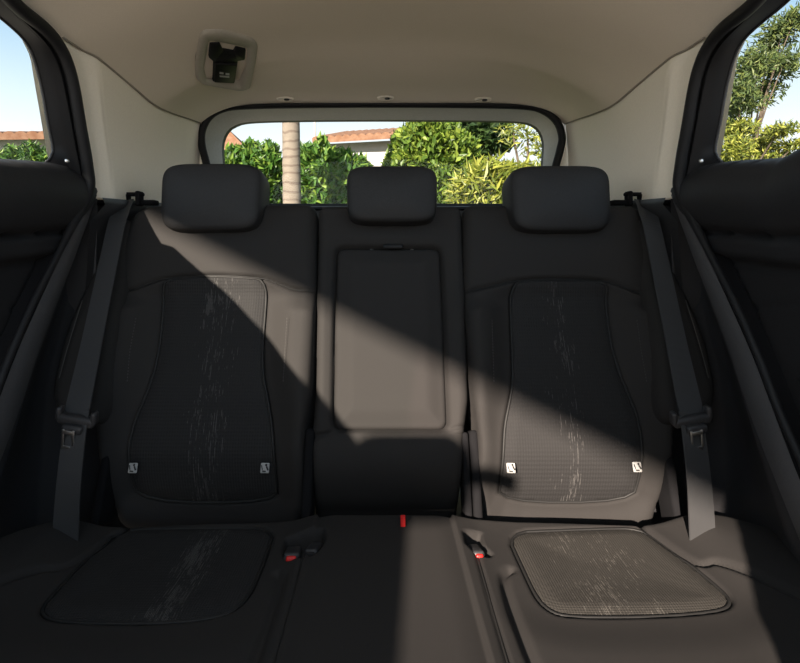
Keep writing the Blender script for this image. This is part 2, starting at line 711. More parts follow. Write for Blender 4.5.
# ------------------------------------------------------------------ ground and the houses' surroundings
g = mesh_obj('ground', [(-60, -30, 0), (60, -30, 0), (60, 90, 0), (-60, 90, 0)], [(0, 1, 2, 3)], M['asphalt'], smooth=False, loc=(0, 0, 0))
g['kind'] = 'structure'
lawn = mesh_obj('lawn_ground', [(-40, 4.6, .02), (40, 4.6, .02), (40, 60, .02), (-40, 60, .02)], [(0, 1, 2, 3)], M['grass'], smooth=False, loc=(0, 5, .02))
lawn['kind'] = 'structure'

# ------------------------------------------------------------------ car shell: headliner, pillars, tailgate, floor
E_Y = [-.6, .3, .7, .85, .98, 1.14, 1.25, 1.40, 1.56, 1.70, 1.80, 1.95]
E_Z = [.615, .595, .535, .500, .476, .460, .458, .450, .432, .444, .458, .472]
C_Y = [-.6, .6, 1.2, 1.4, 1.5, 1.6, 1.75, 1.85, 1.95]
C_Z = [.655, .64, .607, .612, .608, .592, .570, .563, .540]


def smooth_interp(y, X, Y):
    s = 0
    for k, w in ((-.05, .2), (-.025, .2), (0, .2), (.025, .2), (.05, .2)):
        s = s + w * np.interp(np.asarray(y) + k, X, Y)
    return s


def ceil_edge(y):
    return smooth_interp(y, E_Y, E_Z)


def ceil_half(y):
    return np.interp(y, [-.6, 1.0, 1.12, 1.25, 1.8, 1.95], [.712, .712, .70, .69, .69, .68])


def ceil_z(x, y):
    u = np.clip(np.abs(x) / ceil_half(y), 0, 1)
    n = np.interp(y, [1.4, 1.6, 1.95], [3.0, 3.6, 9.0])
    ze, zc = ceil_edge(y), smooth_interp(y, C_Y, C_Z)
    return ze + (zc - ze) * (1 - u ** n)


def build_ceiling():
    ys = np.linspace(.62, 1.955, 96)
    us = np.linspace(-1, 1, 101)
    us = np.sign(us) * (1 - (1 - np.abs(us)) ** 1.4)
    rows = []
    for y in ys:
        x = us * ceil_half(y)
        rows.append([(a, y, ZC + b) for a, b in zip(x, ceil_z(x, np.full_like(x, y)))])
    top = [[(a[0] * 1.06, a[1], a[2] + .05) for a in r] for r in rows]
    A = loft([r[::-1] for r in rows])
    B = loft(top)
    o = mesh_obj('ceiling', *join(A, B), M['headliner'], loc=(0, .7, ZC + .45))
    o['kind'] = 'structure'


build_ceiling()
# unseen glass roof ahead of the headliner, added so skylight reaches the seats
o = mesh_obj('window_4', *loft([[(a * .69, y, ZC + float(ceil_z(np.array([a * .69]), np.array([y]))[0]) + .03) for a in (-1, -.6, 0, .6, 1)] for y in (.62, .2, -.3, -.6)]), M['glass'], loc=(0, .1, ZC + .6))
o['kind'] = 'structure'

FRONT_V = [0, .1, .42, .76, 1.0]
FRONT_Y = [1.125, 1.161, 1.196, 1.228, 1.229]


def build_pillar(side, name):
    rows = []
    for u in np.r_[np.linspace(0, .2, 22), np.linspace(.22, 1, 40)]:
        row = []
        yt = 1.125 + (1.96 - 1.125) * u
        zt = float(ceil_edge(np.array([yt]))[0]) + .004
        zb = .125 + .04 * u
        for v in np.linspace(0, 1, 24):
            fy = np.interp(v, FRONT_V, FRONT_Y)
            y = fy + (1.96 - fy) * u
            x = np.interp(u, [0, .07, .105, .13, .3, .6, .85, 1.0], [.704, .699, .690, .684, .690, .694, .692, .684])
            x += .010 * math.sin(math.pi * v) * (1 if u > .12 else .4)
            row.append((side * x, y, ZC + zt + (zb - zt) * v))
        rows.append(row)
    outer = [[(p[0] * 1.12, p[1], p[2]) for p in r] for r in rows]
    o = mesh_obj(name, *join(loft(rows), loft(outer)), M['beige'])
    o['kind'] = 'structure'


build_pillar(-1, 'wall_left')
build_pillar(1, 'wall_right')

for side, nm in ((-1, 'trim_10'), (1, 'trim_11')):
    ys_ = np.linspace(1.13, 1.94, 60)
    px_ = [float(np.interp(max((y - 1.125) / .835, 0), [0, .07, .105, .13, .3, .6, .85, 1.0], [.704, .699, .690, .684, .690, .694, .692, .684])) for y in ys_]
    w_ = [(side * (min(float(ceil_half(y)), q_) - .0008), y, ZC + float(ceil_edge(np.array([y]))[0]) + .001) for y, q_ in zip(ys_, px_)]
    o = mesh_obj(nm, *tube(w_, .0028, 6), M['seam_line'])  # brown tube drawn for the dark seam gap along the headliner edge
    o['kind'] = 'structure'

# tailgate with its window
win = structure('window_2', (0, 2.1, ZC + .19))
seal_px = [(214, 205), (210, 180), (206, 162), (202, 146), (202, 131), (209, 117), (222, 109), (242, 106), (300, 104.5), (384, 104), (470, 104.5), (524, 106),
           (544, 111), (557, 122), (562, 137), (560, 150), (556, 165), (552, 180), (548, 205)]
seal = catmull([at(a, b, 1.945) for a, b in seal_px], 6)
V, Fc = tube(seal, .0145, 10)
mesh_obj('window_seal', V, Fc, M['rubber'], win)
in_px = [(224, 204), (224, 185), (223, 165), (222, 146), (226, 133), (234, 126), (250, 122), (300, 120.5), (384, 120), (470, 120.5), (516, 121.5), (533, 125),
         (541, 133), (544, 145), (543, 160), (542, 180), (541, 204)]
inner = catmull([at(a, b, 2.14) for a, b in in_px], 6)
A = resample(seal, 90) + np.array([0, .016, 0])
B = resample(inner, 90)
mid = [a * .35 + b * .65 + np.array([0, 0, .006]) * (1 if a[2] > ZC + .5 else 0) for a, b in zip(A, B)]
V, Fc = loft([A, mid, B])
mesh_obj('window_frame', V, Fc, M['tailgate_grey'], win)
out_ring = [p + np.array([0, .03, 0]) for p in B]
big = resample(catmull([at(384 + (a - 384) * 1.05, 120 + (b - 120) * 1.0 - (12 if b < 150 else 0), 2.17) for a, b in in_px], 6), 90)
mesh_obj('outer_frame', *loft([B, out_ring, big]), M['gloss_black'], win)
# lower lip and tailgate lining
lip = [[at(212, 203.5, 1.97) + Vector((0, 0, -.02)), at(550, 203.5, 1.97) + Vector((0, 0, -.02))],
       [at(222, 203.5, 2.12), at(543, 203.5, 2.12)], [at(222, 203.5, 2.17), at(543, 203.5, 2.17)],
       [at(222, 222, 2.19), at(543, 222, 2.19)]]
lip += [[Vector((-.72, 2.0, ZC + .16)), Vector((.72, 2.0, ZC + .16))][::1]]
mesh_obj('window_sill', *loft(lip[:4]), M['dull_black'], win, smooth=False)
ctr_s = np.array([at(384, 160, 1.96)[i] for i in range(3)])
sur = [np.array(p) + np.array([0, .012, 0]) for p in seal]
sur2 = [ctr_s + (p - ctr_s) * np.array([1.09, 0, 1.12]) + np.array([0, .012, 0]) for p in sur]
mesh_obj('window_surround', *loft([sur, sur2]), M['beige'], win)
gl = resample(catmull([at(384 + (a - 384) * 1.02, 160 + (b - 160) * 1.06, 2.155) for a, b in in_px], 6), 60)
gv = [tuple(p) for p in gl]
mesh_obj('pane', gv, [list(range(len(gv)))[::-1]], M['glass'], win, smooth=False)
tl = mesh_obj('wall_rear', *rbox((0, 2.05, ZC - .32), (1.5, .1, .98), .02), M['plastic'], smooth=False)
tl['kind'] = 'structure'

fl = mesh_obj('floor', *rbox((0, 1.15, ZC - .93), (1.5, 1.8, .06), .01), M['plastic'], smooth=False)
fl['kind'] = 'structure'


# ------------------------------------------------------------------ doors, side windows and body trim (right side measured, left mirrored)
def sd(p, side):
    return (side * p[0], p[1], p[2])


def build_side(side):
    nm = 'left' if side < 0 else 'right'
    num = 1 if side < 0 else 2
    # --- door
    door = structure('door_%d' % num, (side * .74, .7, ZC - .6))
    fr = Frame((side * .725, 0, ZC), (0, 1, 0), (0, 0, 1), (-side, 0, 0))
    edge = []
    for a, b in [(683, 189), (709, 238), (741, 300), (763, 354), (776, 395), (800, 448), (835, 520)]:
        p = at_x(a, b, .725)
        edge.append((p.y, p.z - ZC))
    outline = [(e[0], e[1]) for e in edge] + [(.70, -.62), (-1.35, -.62), (-1.35, .15), (-1.0, .165), (-.75, .20), (-.5, .215), (-.1, .215), (.5, .207), (.86, .19), (.94, .168), (1.08, .186), (1.17, .195)]
    outline = np.array(outline)
    outline = np.vstack([catmull(outline[:7], 5), outline[7:]])

    def hf(P, d):
        y, z = P[:, 0], P[:, 1]
        zt = np.interp(y, [-1.0, -.1, .5, .86, .94, 1.17], [.165, .215, .207, .19, .168, .195])
        t = (zt - z)
        up = .045 * np.sin(np.clip(t / .165, 0, 1) * math.pi) ** .6
        c1 = np.interp(y, [.6, 1.2], [-.012, .035])
        strip = .018 * smooth01((c1 + .012 - z) / .012) * smooth01((z - c1 + .045) / .012)
        low = -.010 * smooth01((c1 - .035 - z) / .02)
        g1 = -.012 * np.exp(-((z - c1 - .012) / .006) ** 2)
        g2 = -.008 * np.exp(-((z - c1 + .05) / .006) ** 2)
        g3 = -.004 * np.exp(-((z + .09 + (y - .9) * .2) / .005) ** 2)
        return np.where(z > c1 + .012, up, 0) + strip + low + g1 + g2 + g3
    panel('door_trim', fr, outline, hf, M['plastic_soft'], door, step=.008, R=.012, thick=.10)
    # armrest with pull pocket
    arm_px = [(764, 371), (800, 373), (860, 384), (900, 460), (856, 446), (800, 414), (778, 399)]
    o2 = np.array([(lambda p: (p.y, p.z - ZC))(at_x(a, b, .68)) for a, b in arm_px])

    def hf2(P, d):
        return .045 * smooth01(d / .05) + groove(P, np.array([(at_x(a, b, .66).y, at_x(a, b, .66).z - ZC) for a, b in [(770, 386), (800, 396), (850, 420)]]), .008, .005)
    panel('armrest', fr, round_corners(o2, .03), hf2, M['leather'], door, step=.005, R=.02, thick=.02)
    # --- frame around the glass: glass edge at x=.745, door frame edge at x=.70
    gp = [at_x(a, b, .745) for a, b in [(791, 0), (767, 20), (751, 34), (742, 45), (735.5, 60), (728, 88), (722, 122), (717, 146), (718, 156), (724, 162)]]
    gtop = [Vector((.745, y, ZC + z)) for y, z in [(-.75, .60), (-.3, .59), (.3, .575), (.7, .52), (.86, .487)]]
    gl_edge = catmull(gtop + gp, 6)
    fp = [at_x(a, b, .70) for a, b in [(766, 0), (735, 30), (720, 46), (712, 60), (706, 78), (699, 112), (693, 145), (687, 175), (684, 193)]]
    ftop = [Vector((.70, y, ZC + z)) for y, z in [(-.75, .63), (-.3, .62), (.3, .60), (.7, .54), (.86, .50)]]
    fr_edge = catmull(ftop + fp, 6)
    n = 110
    a_, b_ = resample(fr_edge, n), resample(gl_edge, n)
    m_ = a_ * .45 + b_ * .55
    m_[:, 0] = .712
    k_ = a_ * .12 + b_ * .88
    k_[:, 0] = .722
    rows = [a_, m_, k_, b_]
    mesh_obj('window_frame', *loft([[sd(p, side) for p in r] for r in rows]), M['gloss_black'], door)
    # thin bright bead along the glass
    bead = [sd(p - np.array([.004, 0, 0]), side) for p in b_]
    mesh_obj('glass_run', *tube(bead, .003, 6), M['plastic'], door)
    if side < 0:       # unseen wing mirror, added to shade the lower centre back
        wm = Vector((-.925, -1.22, ZC + .44))
        mesh_obj('unseen_wing_mirror', *join(rbox(wm, (.25, .12, .17), .05, 5), tube([wm + Vector((.08, .0, .0)), Vector((-.76, -1.23, ZC + .44)), Vector((-.71, -1.25, ZC + .43))], .022, 8)), M['gloss_black'], door)
    # small screw cap on the frame corner
    cp = at_x(701, 161, .705)
    mesh_obj('screw_cap', *rbox(sd(cp, side), (.008, .009, .009), .003), M['metal'], door)
    # --- side window pane
    pane = [sd(p, side) for p in b_[::2]] + [sd((.745, .95, ZC + .10), side), sd((.745, -.75, ZC + .10), side)]
    wn_ = mesh_obj('window_%d' % (1 if side < 0 else 3), pane, [list(range(len(pane)))], M['glass'], smooth=False)
    wn_['kind'] = 'structure'
    # --- weather seal round the door aperture
    sp = [Vector((.69, y, ZC + z)) for y, z in [(-.6, .63), (.3, .605), (.68, .545), (.85, .51)]] + \
         [at_x(a, b, .69) for a, b in [(757, 0), (724, 28), (709, 46), (700, 66), (694, 90), (688, 125), (681, 165), (680, 192), (697, 228), (716, 266), (735, 303), (758, 355), (781, 415), (808, 475), (848, 560)]]
    sp = catmull(sp, 6)
    sr = np.interp(np.arange(len(sp)), [0, 4 * 6 + 7 * 6, 4 * 6 + 8.5 * 6, len(sp)], [.0135, .0135, .0075, .0075])
    ss = mesh_obj('trim_%d' % (1 if side < 0 else 2), *tube([sd(p, side) for p in sp], list(sr), 10), M['rubber'])
    ss['kind'] = 'structure'
    top_i = int(np.argmin(np.abs(sp - np.array(at_x(680, 192, .69))).sum(1)))
    n_ = 90
    s_ = resample(sp[:top_i + 1], n_)
    f_ = resample(fr_edge, n_)
    s_[:, 0] += .012
    f_[:, 0] += .004
    mesh_obj('frame_flange', *loft([[sd(p, side) for p in r] for r in (s_, f_)]), M['rubber'], door)
    # --- body trim inside the aperture: seal ridge, scuff strip, hollow, seat side
    R1 = catmull([at_x(a, b, .70) for a, b in [(677, 190), (694, 226), (710, 262), (729, 303), (752, 355), (776, 418), (804, 490), (845, 575)]], 6)
    R2 = catmull([at_x(a, b, .695) for a, b in [(671, 195), (684, 232), (696, 265), (711, 303), (730, 355), (752, 420), (780, 492), (814, 575)]], 6)
    R3 = catmull([at_x(a, b, .76) for a, b in [(664, 200), (680, 240), (696, 290), (706, 330), (716, 370), (722, 420), (726, 490), (733, 600)]], 6)
    n = 60
    r1, r2, r3 = (resample(r, n) for r in (R1, R2, R3))
    r0 = r1 + np.array([.05, -.02, 0])
    t1 = r2 * .93 + r3 * .07 + np.array([.022, 0, 0])
    mids = []
    for t in np.linspace(.1, 1, 9):
        q = r2 * (1 - t) + r3 * t
        q[:, 0] += .03 * math.sin(math.pi * t)
        q[:, 1] += .02 * math.sin(math.pi * t)
        mids.append(q)
    q = mids[-1].copy()
    q[:, 0] -= .10
    q[:, 1] += .10
    mids.append(q)
    q = q.copy()
    q[:, 0] += .0
    q[:, 1] += .30
    mids.append(q)
    sc_ = mesh_obj('trim_%d' % (3 if side < 0 else 4), *loft([[sd(p, side) for p in r] for r in (r1, r2, t1)]), M['scuff'])
    mesh_obj('flange', *loft([[sd(p, side) for p in r] for r in (r0, r1)]), M['dull_black'], sc_)
    sc_['kind'] = 'structure'
    ql = mesh_obj('trim_%d' % (5 if side < 0 else 6), *loft([[sd(p, side) for p in r] for r in [t1] + mids]), M['plastic'])
    ql['kind'] = 'structure'
    # dark lining of the load bay below the beige pillar and beside the seat
    low = []
    for y in np.linspace(1.24, 2.02, 12):
        zt = .128 + .04 * (y - 1.225) / .75
        low.append([(side * .672, y, ZC + zt - .004), (side * .665, y, ZC + zt - .02), (side * .70, y, ZC + zt - .06), (side * .72, y, ZC - .2), (side * .72, y, ZC - .9)])
    cap = [[(side * .72, 1.27, ZC - .9), (side * .80, 1.27, ZC - .9)], [(side * .70, 1.27, ZC + .125), (side * .80, 1.24, ZC + .125)]]
    qq = mesh_obj('trim_%d' % (7 if side < 0 else 8), *join(loft(low), loft(cap)), M['plastic'])
    qq['kind'] = 'structure'


build_side(-1)
build_side(1)

# ------------------------------------------------------------------ rear seat backs
TAN = .377
ca, sa = math.cos(math.atan(TAN)), math.sin(math.atan(TAN))
BACK = Frame((0, 1.12, ZC - .57), (1, 0, 0), (0, sa, ca), (0, -ca, sa))
BASE_LOC = (0, 1.15, ZC - .57)


def headrest(parent, px0, px1, py0, py1, off, name='headrest', depth=.11):
    """rounded cushion with a seam round each side, leaning with the back"""
    a, b = BACK.px(px0, (py0 + py1) / 2, off), BACK.px(px1, (py0 + py1) / 2, off)
    t0, t1 = BACK.px((px0 + px1) / 2, py1, off), BACK.px((px0 + px1) / 2, py0, off)
    W, H = b[0] - a[0], t1[1] - t0[1]
    cx, cy = (a[0] + b[0]) / 2, (t0[1] + t1[1]) / 2
    ax = Vector((1, 0, 0))
    lean = math.radians(9)
    ay = Vector((0, math.sin(lean), math.cos(lean)))
    an = Vector((0, -math.cos(lean), math.sin(lean)))
    c = Vector(BACK.p(cx, cy, off))
    n = 64
    V, rows = [], []
    zs = np.linspace(0, 1, 29)
    for k, q in enumerate(zs):            # from the back face to the front face
        dn = -depth + (depth + .012) * q
        sh = math.sin(math.pi * min(max(q, 0), 1)) ** .55 if 0 < q < 1 else 0
        # profile: super-ellipse so the faces are flat and the edges round
        qq = abs(2 * q - 1)
        s = (1 - qq ** 3.2) ** (1 / 3.2)
        ring = []
        for j in range(n):
            th = 2 * math.pi * j / n
            cxx, sy = math.cos(th), math.sin(th)
            ex = 2 / 5.2
            X = math.copysign(abs(cxx) ** ex, cxx)
            Y = math.copysign(abs(sy) ** ex, sy)
            taper = 1 - .045 * (1 - Y) / 2 if H < .2 else 1.0
            ring.append((X * W / 2 * taper, Y * H / 2, dn, s))
        rows.append(ring)
    pts = []
    for ring in rows:
        rr = []
        for X, Y, dn, s in ring:
            m = .86 + .14 * s
            if s == 0:
                m = .86
            p = c + ax * (X * m) + ay * (Y * m) + an * dn
            rr.append(p)
        pts.append(rr)
    # front and back caps bulge a little
    def cap(ring, d):
        cen = sum(ring, Vector()) / len(ring)
        out = []
        for f in (.94, .85, .7, .5, .25):
            out.append([cen + (p - cen) * f + an * d * (1 - f ** 2.2) for p in ring])
        return out
    front = cap(pts[-1], .012)
    back = cap(pts[0], -.012)[::-1]
    allr = back + pts + front
    V, Fc = loft(allr, True)
    m = len(allr)
    Fc.append([(m - 1) * n + j for j in range(n)])
    Fc.append([j for j in range(n)][::-1])
    o = mesh_obj(name, V, Fc, M['leather'], parent)
    # piping seam lines near both sides
    for s_ in (-1, 1):
        pass
    V2, F2 = [], []
    for s_ in (-1, 1):
        ln = []
        for t in np.linspace(-.9, .9, 16):
            ln.append(c + ax * (s_ * W * .43) + ay * (H / 2 * t * .98) + an * (.0205 - .016 * abs(t) ** 6 - .0))
        q = tube(ln, .0012, 5)
        V2, F2 = join((V2, F2), q)
    # posts
    P2 = []
    vf = ([], [])
    for s_ in (-1, 1):
        b0 = c + ax * (s_ * W * .22) + ay * (-H * .5 - .09) + an * (-depth * .55)
        b1 = c + ax * (s_ * W * .22) + ay * (-H * .3) + an * (-depth * .5)
        mesh_obj('headrest_post', *tube([b0, b1], .006, 8), M['metal'], o)
    return o


def stitches(parent, name, fr, line_px, off):
    pts = fr.pts(line_px, off)
    vf = ([], [])
    P = resample(pts, 43)
    for i in range(0, 42, 2):
        a, b = fr.p(P[i][0], P[i][1], off), fr.p(P[i + 1][0], P[i + 1][1], off)
        vf = join(vf, tube([a, b], .0008, 5))
    return mesh_obj(name, *vf, M['thread'], parent)


def isofix(parent, px, py, off):
    X, S = BACK.px(px, py, off)
    c = BACK.p(X, S, off)
    ax = (BACK.ex, BACK.ey, BACK.en)
    t = mesh_obj('child_seat_anchor_tag', *rbox(c, (.019, .021, .005), .0022, 3, ax), M['white_plastic'], parent)
    t['label'] = 'small white square child seat anchor tag'
    # pictogram: round head, body of a seat, base bar
    vf = ([], [])

    def q(u, v, w, h, rot=0.0):
        cc, ss = math.cos(rot), math.sin(rot)
        e1 = np.array(BACK.ex) * cc + np.array(BACK.ey) * ss
        e2 = -np.array(BACK.ex) * ss + np.array(BACK.ey) * cc
        return rbox(c + BACK.ex * u + BACK.ey * v + BACK.en * .0028, (w, h, .001), 0, 1, (e1, e2, BACK.en))
    ring = [c + BACK.ex * (.0028 + .0026 * math.cos(k / 10 * 2 * math.pi)) + BACK.ey * (.0062 + .0026 * math.sin(k / 10 * 2 * math.pi)) + BACK.en * .0033 for k in range(10)]
    vf = join(vf, (ring, [list(range(10))]))
    vf = join(vf, q(.0055, -.0005, .0035, .009, .45))
    vf = join(vf, q(-.001, -.0065, .008, .0028, -.1))
    vf = join(vf, q(-.006, .001, .002, .010, .25))
    mesh_obj('pictogram', *vf, M['print'], t, smooth=False)


def outer_back(name, label, outline_px, insert_px, yoke_px, tags, st_px, hr, mat_ins, side):
    root = thing(name, BASE_LOC, label, 'car seat backrest', 'rear seat backrests')
    out = round_corners(BACK.pts(outline_px), .03, 6)
    ins = round_corners(catmull(BACK.pts(insert_px), 5, True), .004, 2) if False else chaikin(BACK.pts(insert_px), 2)
    yoke = catmull(BACK.pts(yoke_px), 8)
    yx, yy = yoke[:, 0], yoke[:, 1]
    o_ = np.argsort(yx)

    def body(P, d):
        X, S = P[:, 0], P[:, 1]
        di, _, inn = poly_dist(P, ins)
        sdi = np.where(inn, -di, di)
        ys = np.interp(X, yx[o_], yy[o_])
        below = smooth01((ys - S) / .06)
        bol = .040 * smooth01(sdi / .085) * below
        top = .022 * (1 - smooth01((ys - S) / .05)) + .012 * np.sin(np.clip((S - ys) / .22, 0, 1) * math.pi)
        low = -.12 * smooth01((.14 - S) / .24)
        lumbar = .012 * np.exp(-((S - .22) / .16) ** 2)
        h = bol + top * (1 - below * .6) + low + lumbar
        h = h + groove(P, yoke, .010, .004)
        return h

    def bodyf(P, d):
        di, _, inn = poly_dist(P, ins)
        h = body(P, d)
        h = h - .014 * np.where(inn, smooth01(di / .004), 0) - .011 * np.exp(-(di / .004) ** 2)
        return h

    def insf(P, d):
        return body(P, d) - .001 + .005 * smooth01(d / .03)
    panel('backrest_cover', BACK, out, bodyf, M['fabric'], root, .0042, .030, .12)
    pn = panel('backrest_insert', BACK, ins, insf, mat_ins, root, .0042, .004, .012)
    h = body(yoke, None)
    keep = (np.abs(yoke[:, 0] - out[:, 0].min()) > .012) & (np.abs(yoke[:, 0] - out[:, 0].max()) > .012) & (yoke[:, 0] > out[:, 0].min()) & (yoke[:, 0] < out[:, 0].max())
    mesh_obj('yoke_seam', *tube(BACK.w(yoke[keep, 0], yoke[keep, 1], h[keep] + .0035), .0016, 6), M['print'], root)
    h = body(ins, None)
    mesh_obj('insert_seam', *tube(BACK.w(ins[:, 0], ins[:, 1], h - .0022), .0032, 6, True), M['print'], root)
    pn['label'] = 'woven insert with pale vertical dashes'
    for t in tags:
        isofix(root, *t, .019)
    for s in st_px:
        stitches(root, 'stitch_line', BACK, s, .048)
    headrest(root, *hr)
    return root


L_out = [(136, 213), (150, 206), (230, 205.5), (317, 205), (316.5, 300), (313, 390), (305, 440), (303, 505), (301, 536), (104, 536), (101, 490), (103, 400), (112, 295), (124, 240)]
L_ins = [(164, 282), (190, 279), (216, 278), (242, 279), (267, 281), (265.5, 310), (262.5, 350), (264, 378), (269, 402), (272.5, 425), (274, 450), (274, 480), (272, 505),
         (128, 505), (128, 470), (130, 445), (137, 420), (147, 398), (155, 375), (160, 350), (163, 315)]
L_yoke = [(100, 297), (112, 295), (130, 293), (148, 287), (165, 281.5), (190, 278.5), (216, 277.5), (242, 278.5), (266, 281), (283, 287), (298, 292), (320, 293)]
R_out = [(462, 205.5), (540, 206), (630, 206.5), (640, 211), (648, 240), (658, 295), (667, 400), (670, 490), (668, 536), (482, 536), (480, 500), (478, 440), (470, 390), (463, 300)]
R_ins = [(510, 284), (533, 282), (556, 281.5), (580, 282), (605, 284), (606, 305), (609, 335), (615, 365), (625, 392), (635, 415), (640, 440), (643, 475), (644, 505),
         (504, 505), (503, 475), (503, 445), (504, 425), (508, 405), (512, 385), (512, 360), (511, 320)]
R_yoke = [(455, 294), (463, 293.5), (478, 291), (494, 287.5), (510, 283.5), (533, 281.5), (556, 281), (580, 281.5), (605, 284), (620, 289), (636, 295), (658, 298.5), (672, 299)]

mi_l = insert_mat('insert_weave_left', float(BACK.px(212, 400)[0]), .080, .515, (.0060, .0080), 6)
mi_r = insert_mat('insert_weave_right', float(BACK.px(563, 400)[0]), .075, .545, (.0060, .0090), 6)
back_l = outer_back('folding_seatback', 'left rear black seat backrest, its headrest standing left of the palm trunk', L_out, L_ins, L_yoke,
                    [(133, 468), (265, 468)], [[(136, 318), (130, 350), (127, 383)], [(287, 318), (285, 350), (283, 383)]],
                    (159, 263, 166, 229, .075), mi_l, -1)
back_r = outer_back('folding_seatback', 'right rear black seat backrest, slanting sun patch low on its woven insert', R_out, R_ins, R_yoke,
                    [(511, 468), (637, 467)], [[(492, 320), (493, 350), (494, 383)], [(637, 320), (641, 350), (647, 383)]],
                    (509, 612.5, 168, 230, .075), mi_r, 1)

# centre backrest with the folding armrest
ctr = thing('folding_seatback', BASE_LOC, 'narrow centre seat backrest with closed fold-down armrest lit across its middle', 'car seat backrest', 'rear seat backrests')
C_out = [(319, 211), (325, 207), (455, 207), (461, 211), (465, 300), (468, 400), (463, 440), (461, 534), (311, 534), (312, 440), (316, 390), (317, 300)]
arm = BACK.pts([(337, 249), (440, 249), (443, 320), (447, 430), (333.5, 430), (335, 320)])
arm = round_corners(arm, .022, 6)
low_l, low_r = BACK.pts([(310, 440), (334, 431)]), BACK.pts([(446, 431), (466, 425)])


def ctr_body(P, d):
    X, S = P[:, 0], P[:, 1]
    di, _, inn = poly_dist(P, arm)
    S0 = float(BACK.px(390, 432)[1])
    lowr = .014 * np.sin(np.clip(S / S0, 0, 1) * math.pi)
    lo2 = -.13 * smooth01((.14 - S) / .26)
    h = np.where(S < S0, lowr, 0) + lo2 + .012
    h = h + np.where(inn, 0, .008 * smooth01(di / .03) * (S > S0))
    return h


def ctr_f(P, d):
    di, _, inn = poly_dist(P, arm)
    h = ctr_body(P, d) - np.where(inn, .022 * smooth01(di / .003), 0) - .016 * np.exp(-(di / .0045) ** 2)
    return h + groove(P, low_l, .006, .004) + groove(P, low_r, .006, .004)


panel('backrest_cover', BACK, round_corners(C_out_ := BACK.pts(C_out), .02, 5), ctr_f, M['fabric'], ctr, .0042, .022, .12)
ar = panel('fold_down_armrest', BACK, arm * 1.0, lambda P, d: .004 + .012 * smooth01(d / .05), M['fabric'], ctr, .0042, .010, .02)
# pull recess at the armrest's top edge
pr = BACK.pts([(384, 250), (402, 250)])
mesh_obj('pull_loop', *rbox(BACK.p(float(pr[:, 0].mean()), float(pr[0, 1]) + .004, .014), (.05, .012, .010), .004, 3, (BACK.ex, BACK.ey, BACK.en)), M['rubber'], ar)
headrest(ctr, 345, 439, 168, 221, .075)


# hinge covers between the backs, and one black bar for a dark gap
def gap_cover(parent, x0, x1, y0, y1, off, mat='dull_black', dep=.07):
    a, b = BACK.px(x0, y1, off), BACK.px(x1, y0, off)
    c = BACK.p((a[0] + b[0]) / 2, (a[1] + b[1]) / 2, off - dep / 2)
    w = abs(BACK.px(x1, (y0 + y1) / 2, off)[0] - BACK.px(x0, (y0 + y1) / 2, off)[0])
    mesh_obj('hinge_or_gap_bar', *rbox(c, (w, b[1] - a[1], dep), min(w * .42, .012), 4, (BACK.ex, BACK.ey, BACK.en)), M[mat], parent)


gap_cover(ctr, 302, 312, 428, 536, .018)
gap_cover(ctr, 463.5, 471, 432, 532, .004)  # black bar stands in for the dark of the open gap
gap_cover(back_r, 472, 481, 430, 528, .004)
gap_cover(back_l, 95, 104, 444, 528, .022)
gap_cover(back_r, 669, 679, 438, 526, .022)

# outboard side bolsters beside the door apertures
WING = Frame((0, 1.045, ZC - .57), (1, 0, 0), (0, sa, ca), (0, -ca, sa))


def wing(px, pipe, label):
    root = thing('seat_side_bolster', (WING.px(*px[0])[0], 1.2, ZC - .4), label, 'seat bolster', 'seat side bolsters')
    out = chaikin(WING.pts(px), 3)
    inner = WING.px(*px[0])[0]
    cx = out[:, 0].mean()
    ln = catmull(WING.pts(pipe), 6)

    def f(P, d):
        return -.04 * smooth01((.64 - np.abs(P[:, 0])) / .10) - .03 * smooth01((P[:, 1] - .40) / .22) + groove(P, ln, .004, .003)
    panel('bolster_cover', WING, out, f, M['fabric'], root, .005, .03, .14)
    w = [WING.p(a, b, -.001) for a, b in ln]
    mesh_obj('piping', *tube(w, .0011, 6), M['thread'], root)


wing([(641, 212), (656, 210), (672, 232), (690, 280), (708, 335), (719, 378), (720, 400), (712, 418), (690, 424), (662, 424), (655, 340), (648, 270)],
     [(686, 300), (700, 345), (709, 378)], 'black padded side bolster between right seatback and right door')
wing([(768 - a, b) for a, b in [(641, 212), (656, 210), (672, 232), (690, 280), (708, 335), (719, 378), (720, 400), (712, 418), (690, 424), (662, 424), (655, 340), (648, 270)]],
     [(768 - a, b) for a, b in [(686, 300), (700, 345), (709, 378)]], 'black padded side bolster between left seatback and left door')

# dark shelf closing the gap behind the seat shoulders
sh = mesh_obj('trim_9', *join(rbox((-.66, 1.50, ZC - .25), (.24, .10, .74), .01), rbox((.66, 1.50, ZC - .25), (.24, .10, .74), .01)), M['plastic'], smooth=False)
sh['kind'] = 'structure'

# ------------------------------------------------------------------ bench cushion
tc_ = .025
cl_ = math.hypot(1, tc_)
CUSH = Frame((0, 1.12, ZC - .57), (1, 0, 0), (0, -1 / cl_, tc_ / cl_), (0, tc_ / cl_, 1 / cl_))
bench = thing('rear_bench', (0, .8, ZC - .75), 'wide black rear bench cushion below the backrests, its right half sunlit', 'car seat cushion')
B_out = CUSH.pts([(20, 540), (60, 529), (105, 524), (300, 516), (470, 516), (680, 523), (720, 524), (765, 537), (800, 550)])
B_out = np.vstack([B_out, [[.70, .42], [.69, .58], [-.69, .58], [-.70, .42]], CUSH.pts([(-20, 556)])])
B_out = round_corners(B_out, .03, 4)
IL = chaikin(CUSH.pts([(118, 529), (160, 527), (220, 526.5), (275, 527), (266, 555), (254, 585), (246, 598), (233, 610), (212, 617), (163, 622), (100, 622), (61, 620), (46, 616), (41, 608), (50, 596), (75, 569), (100, 545)]), 2)
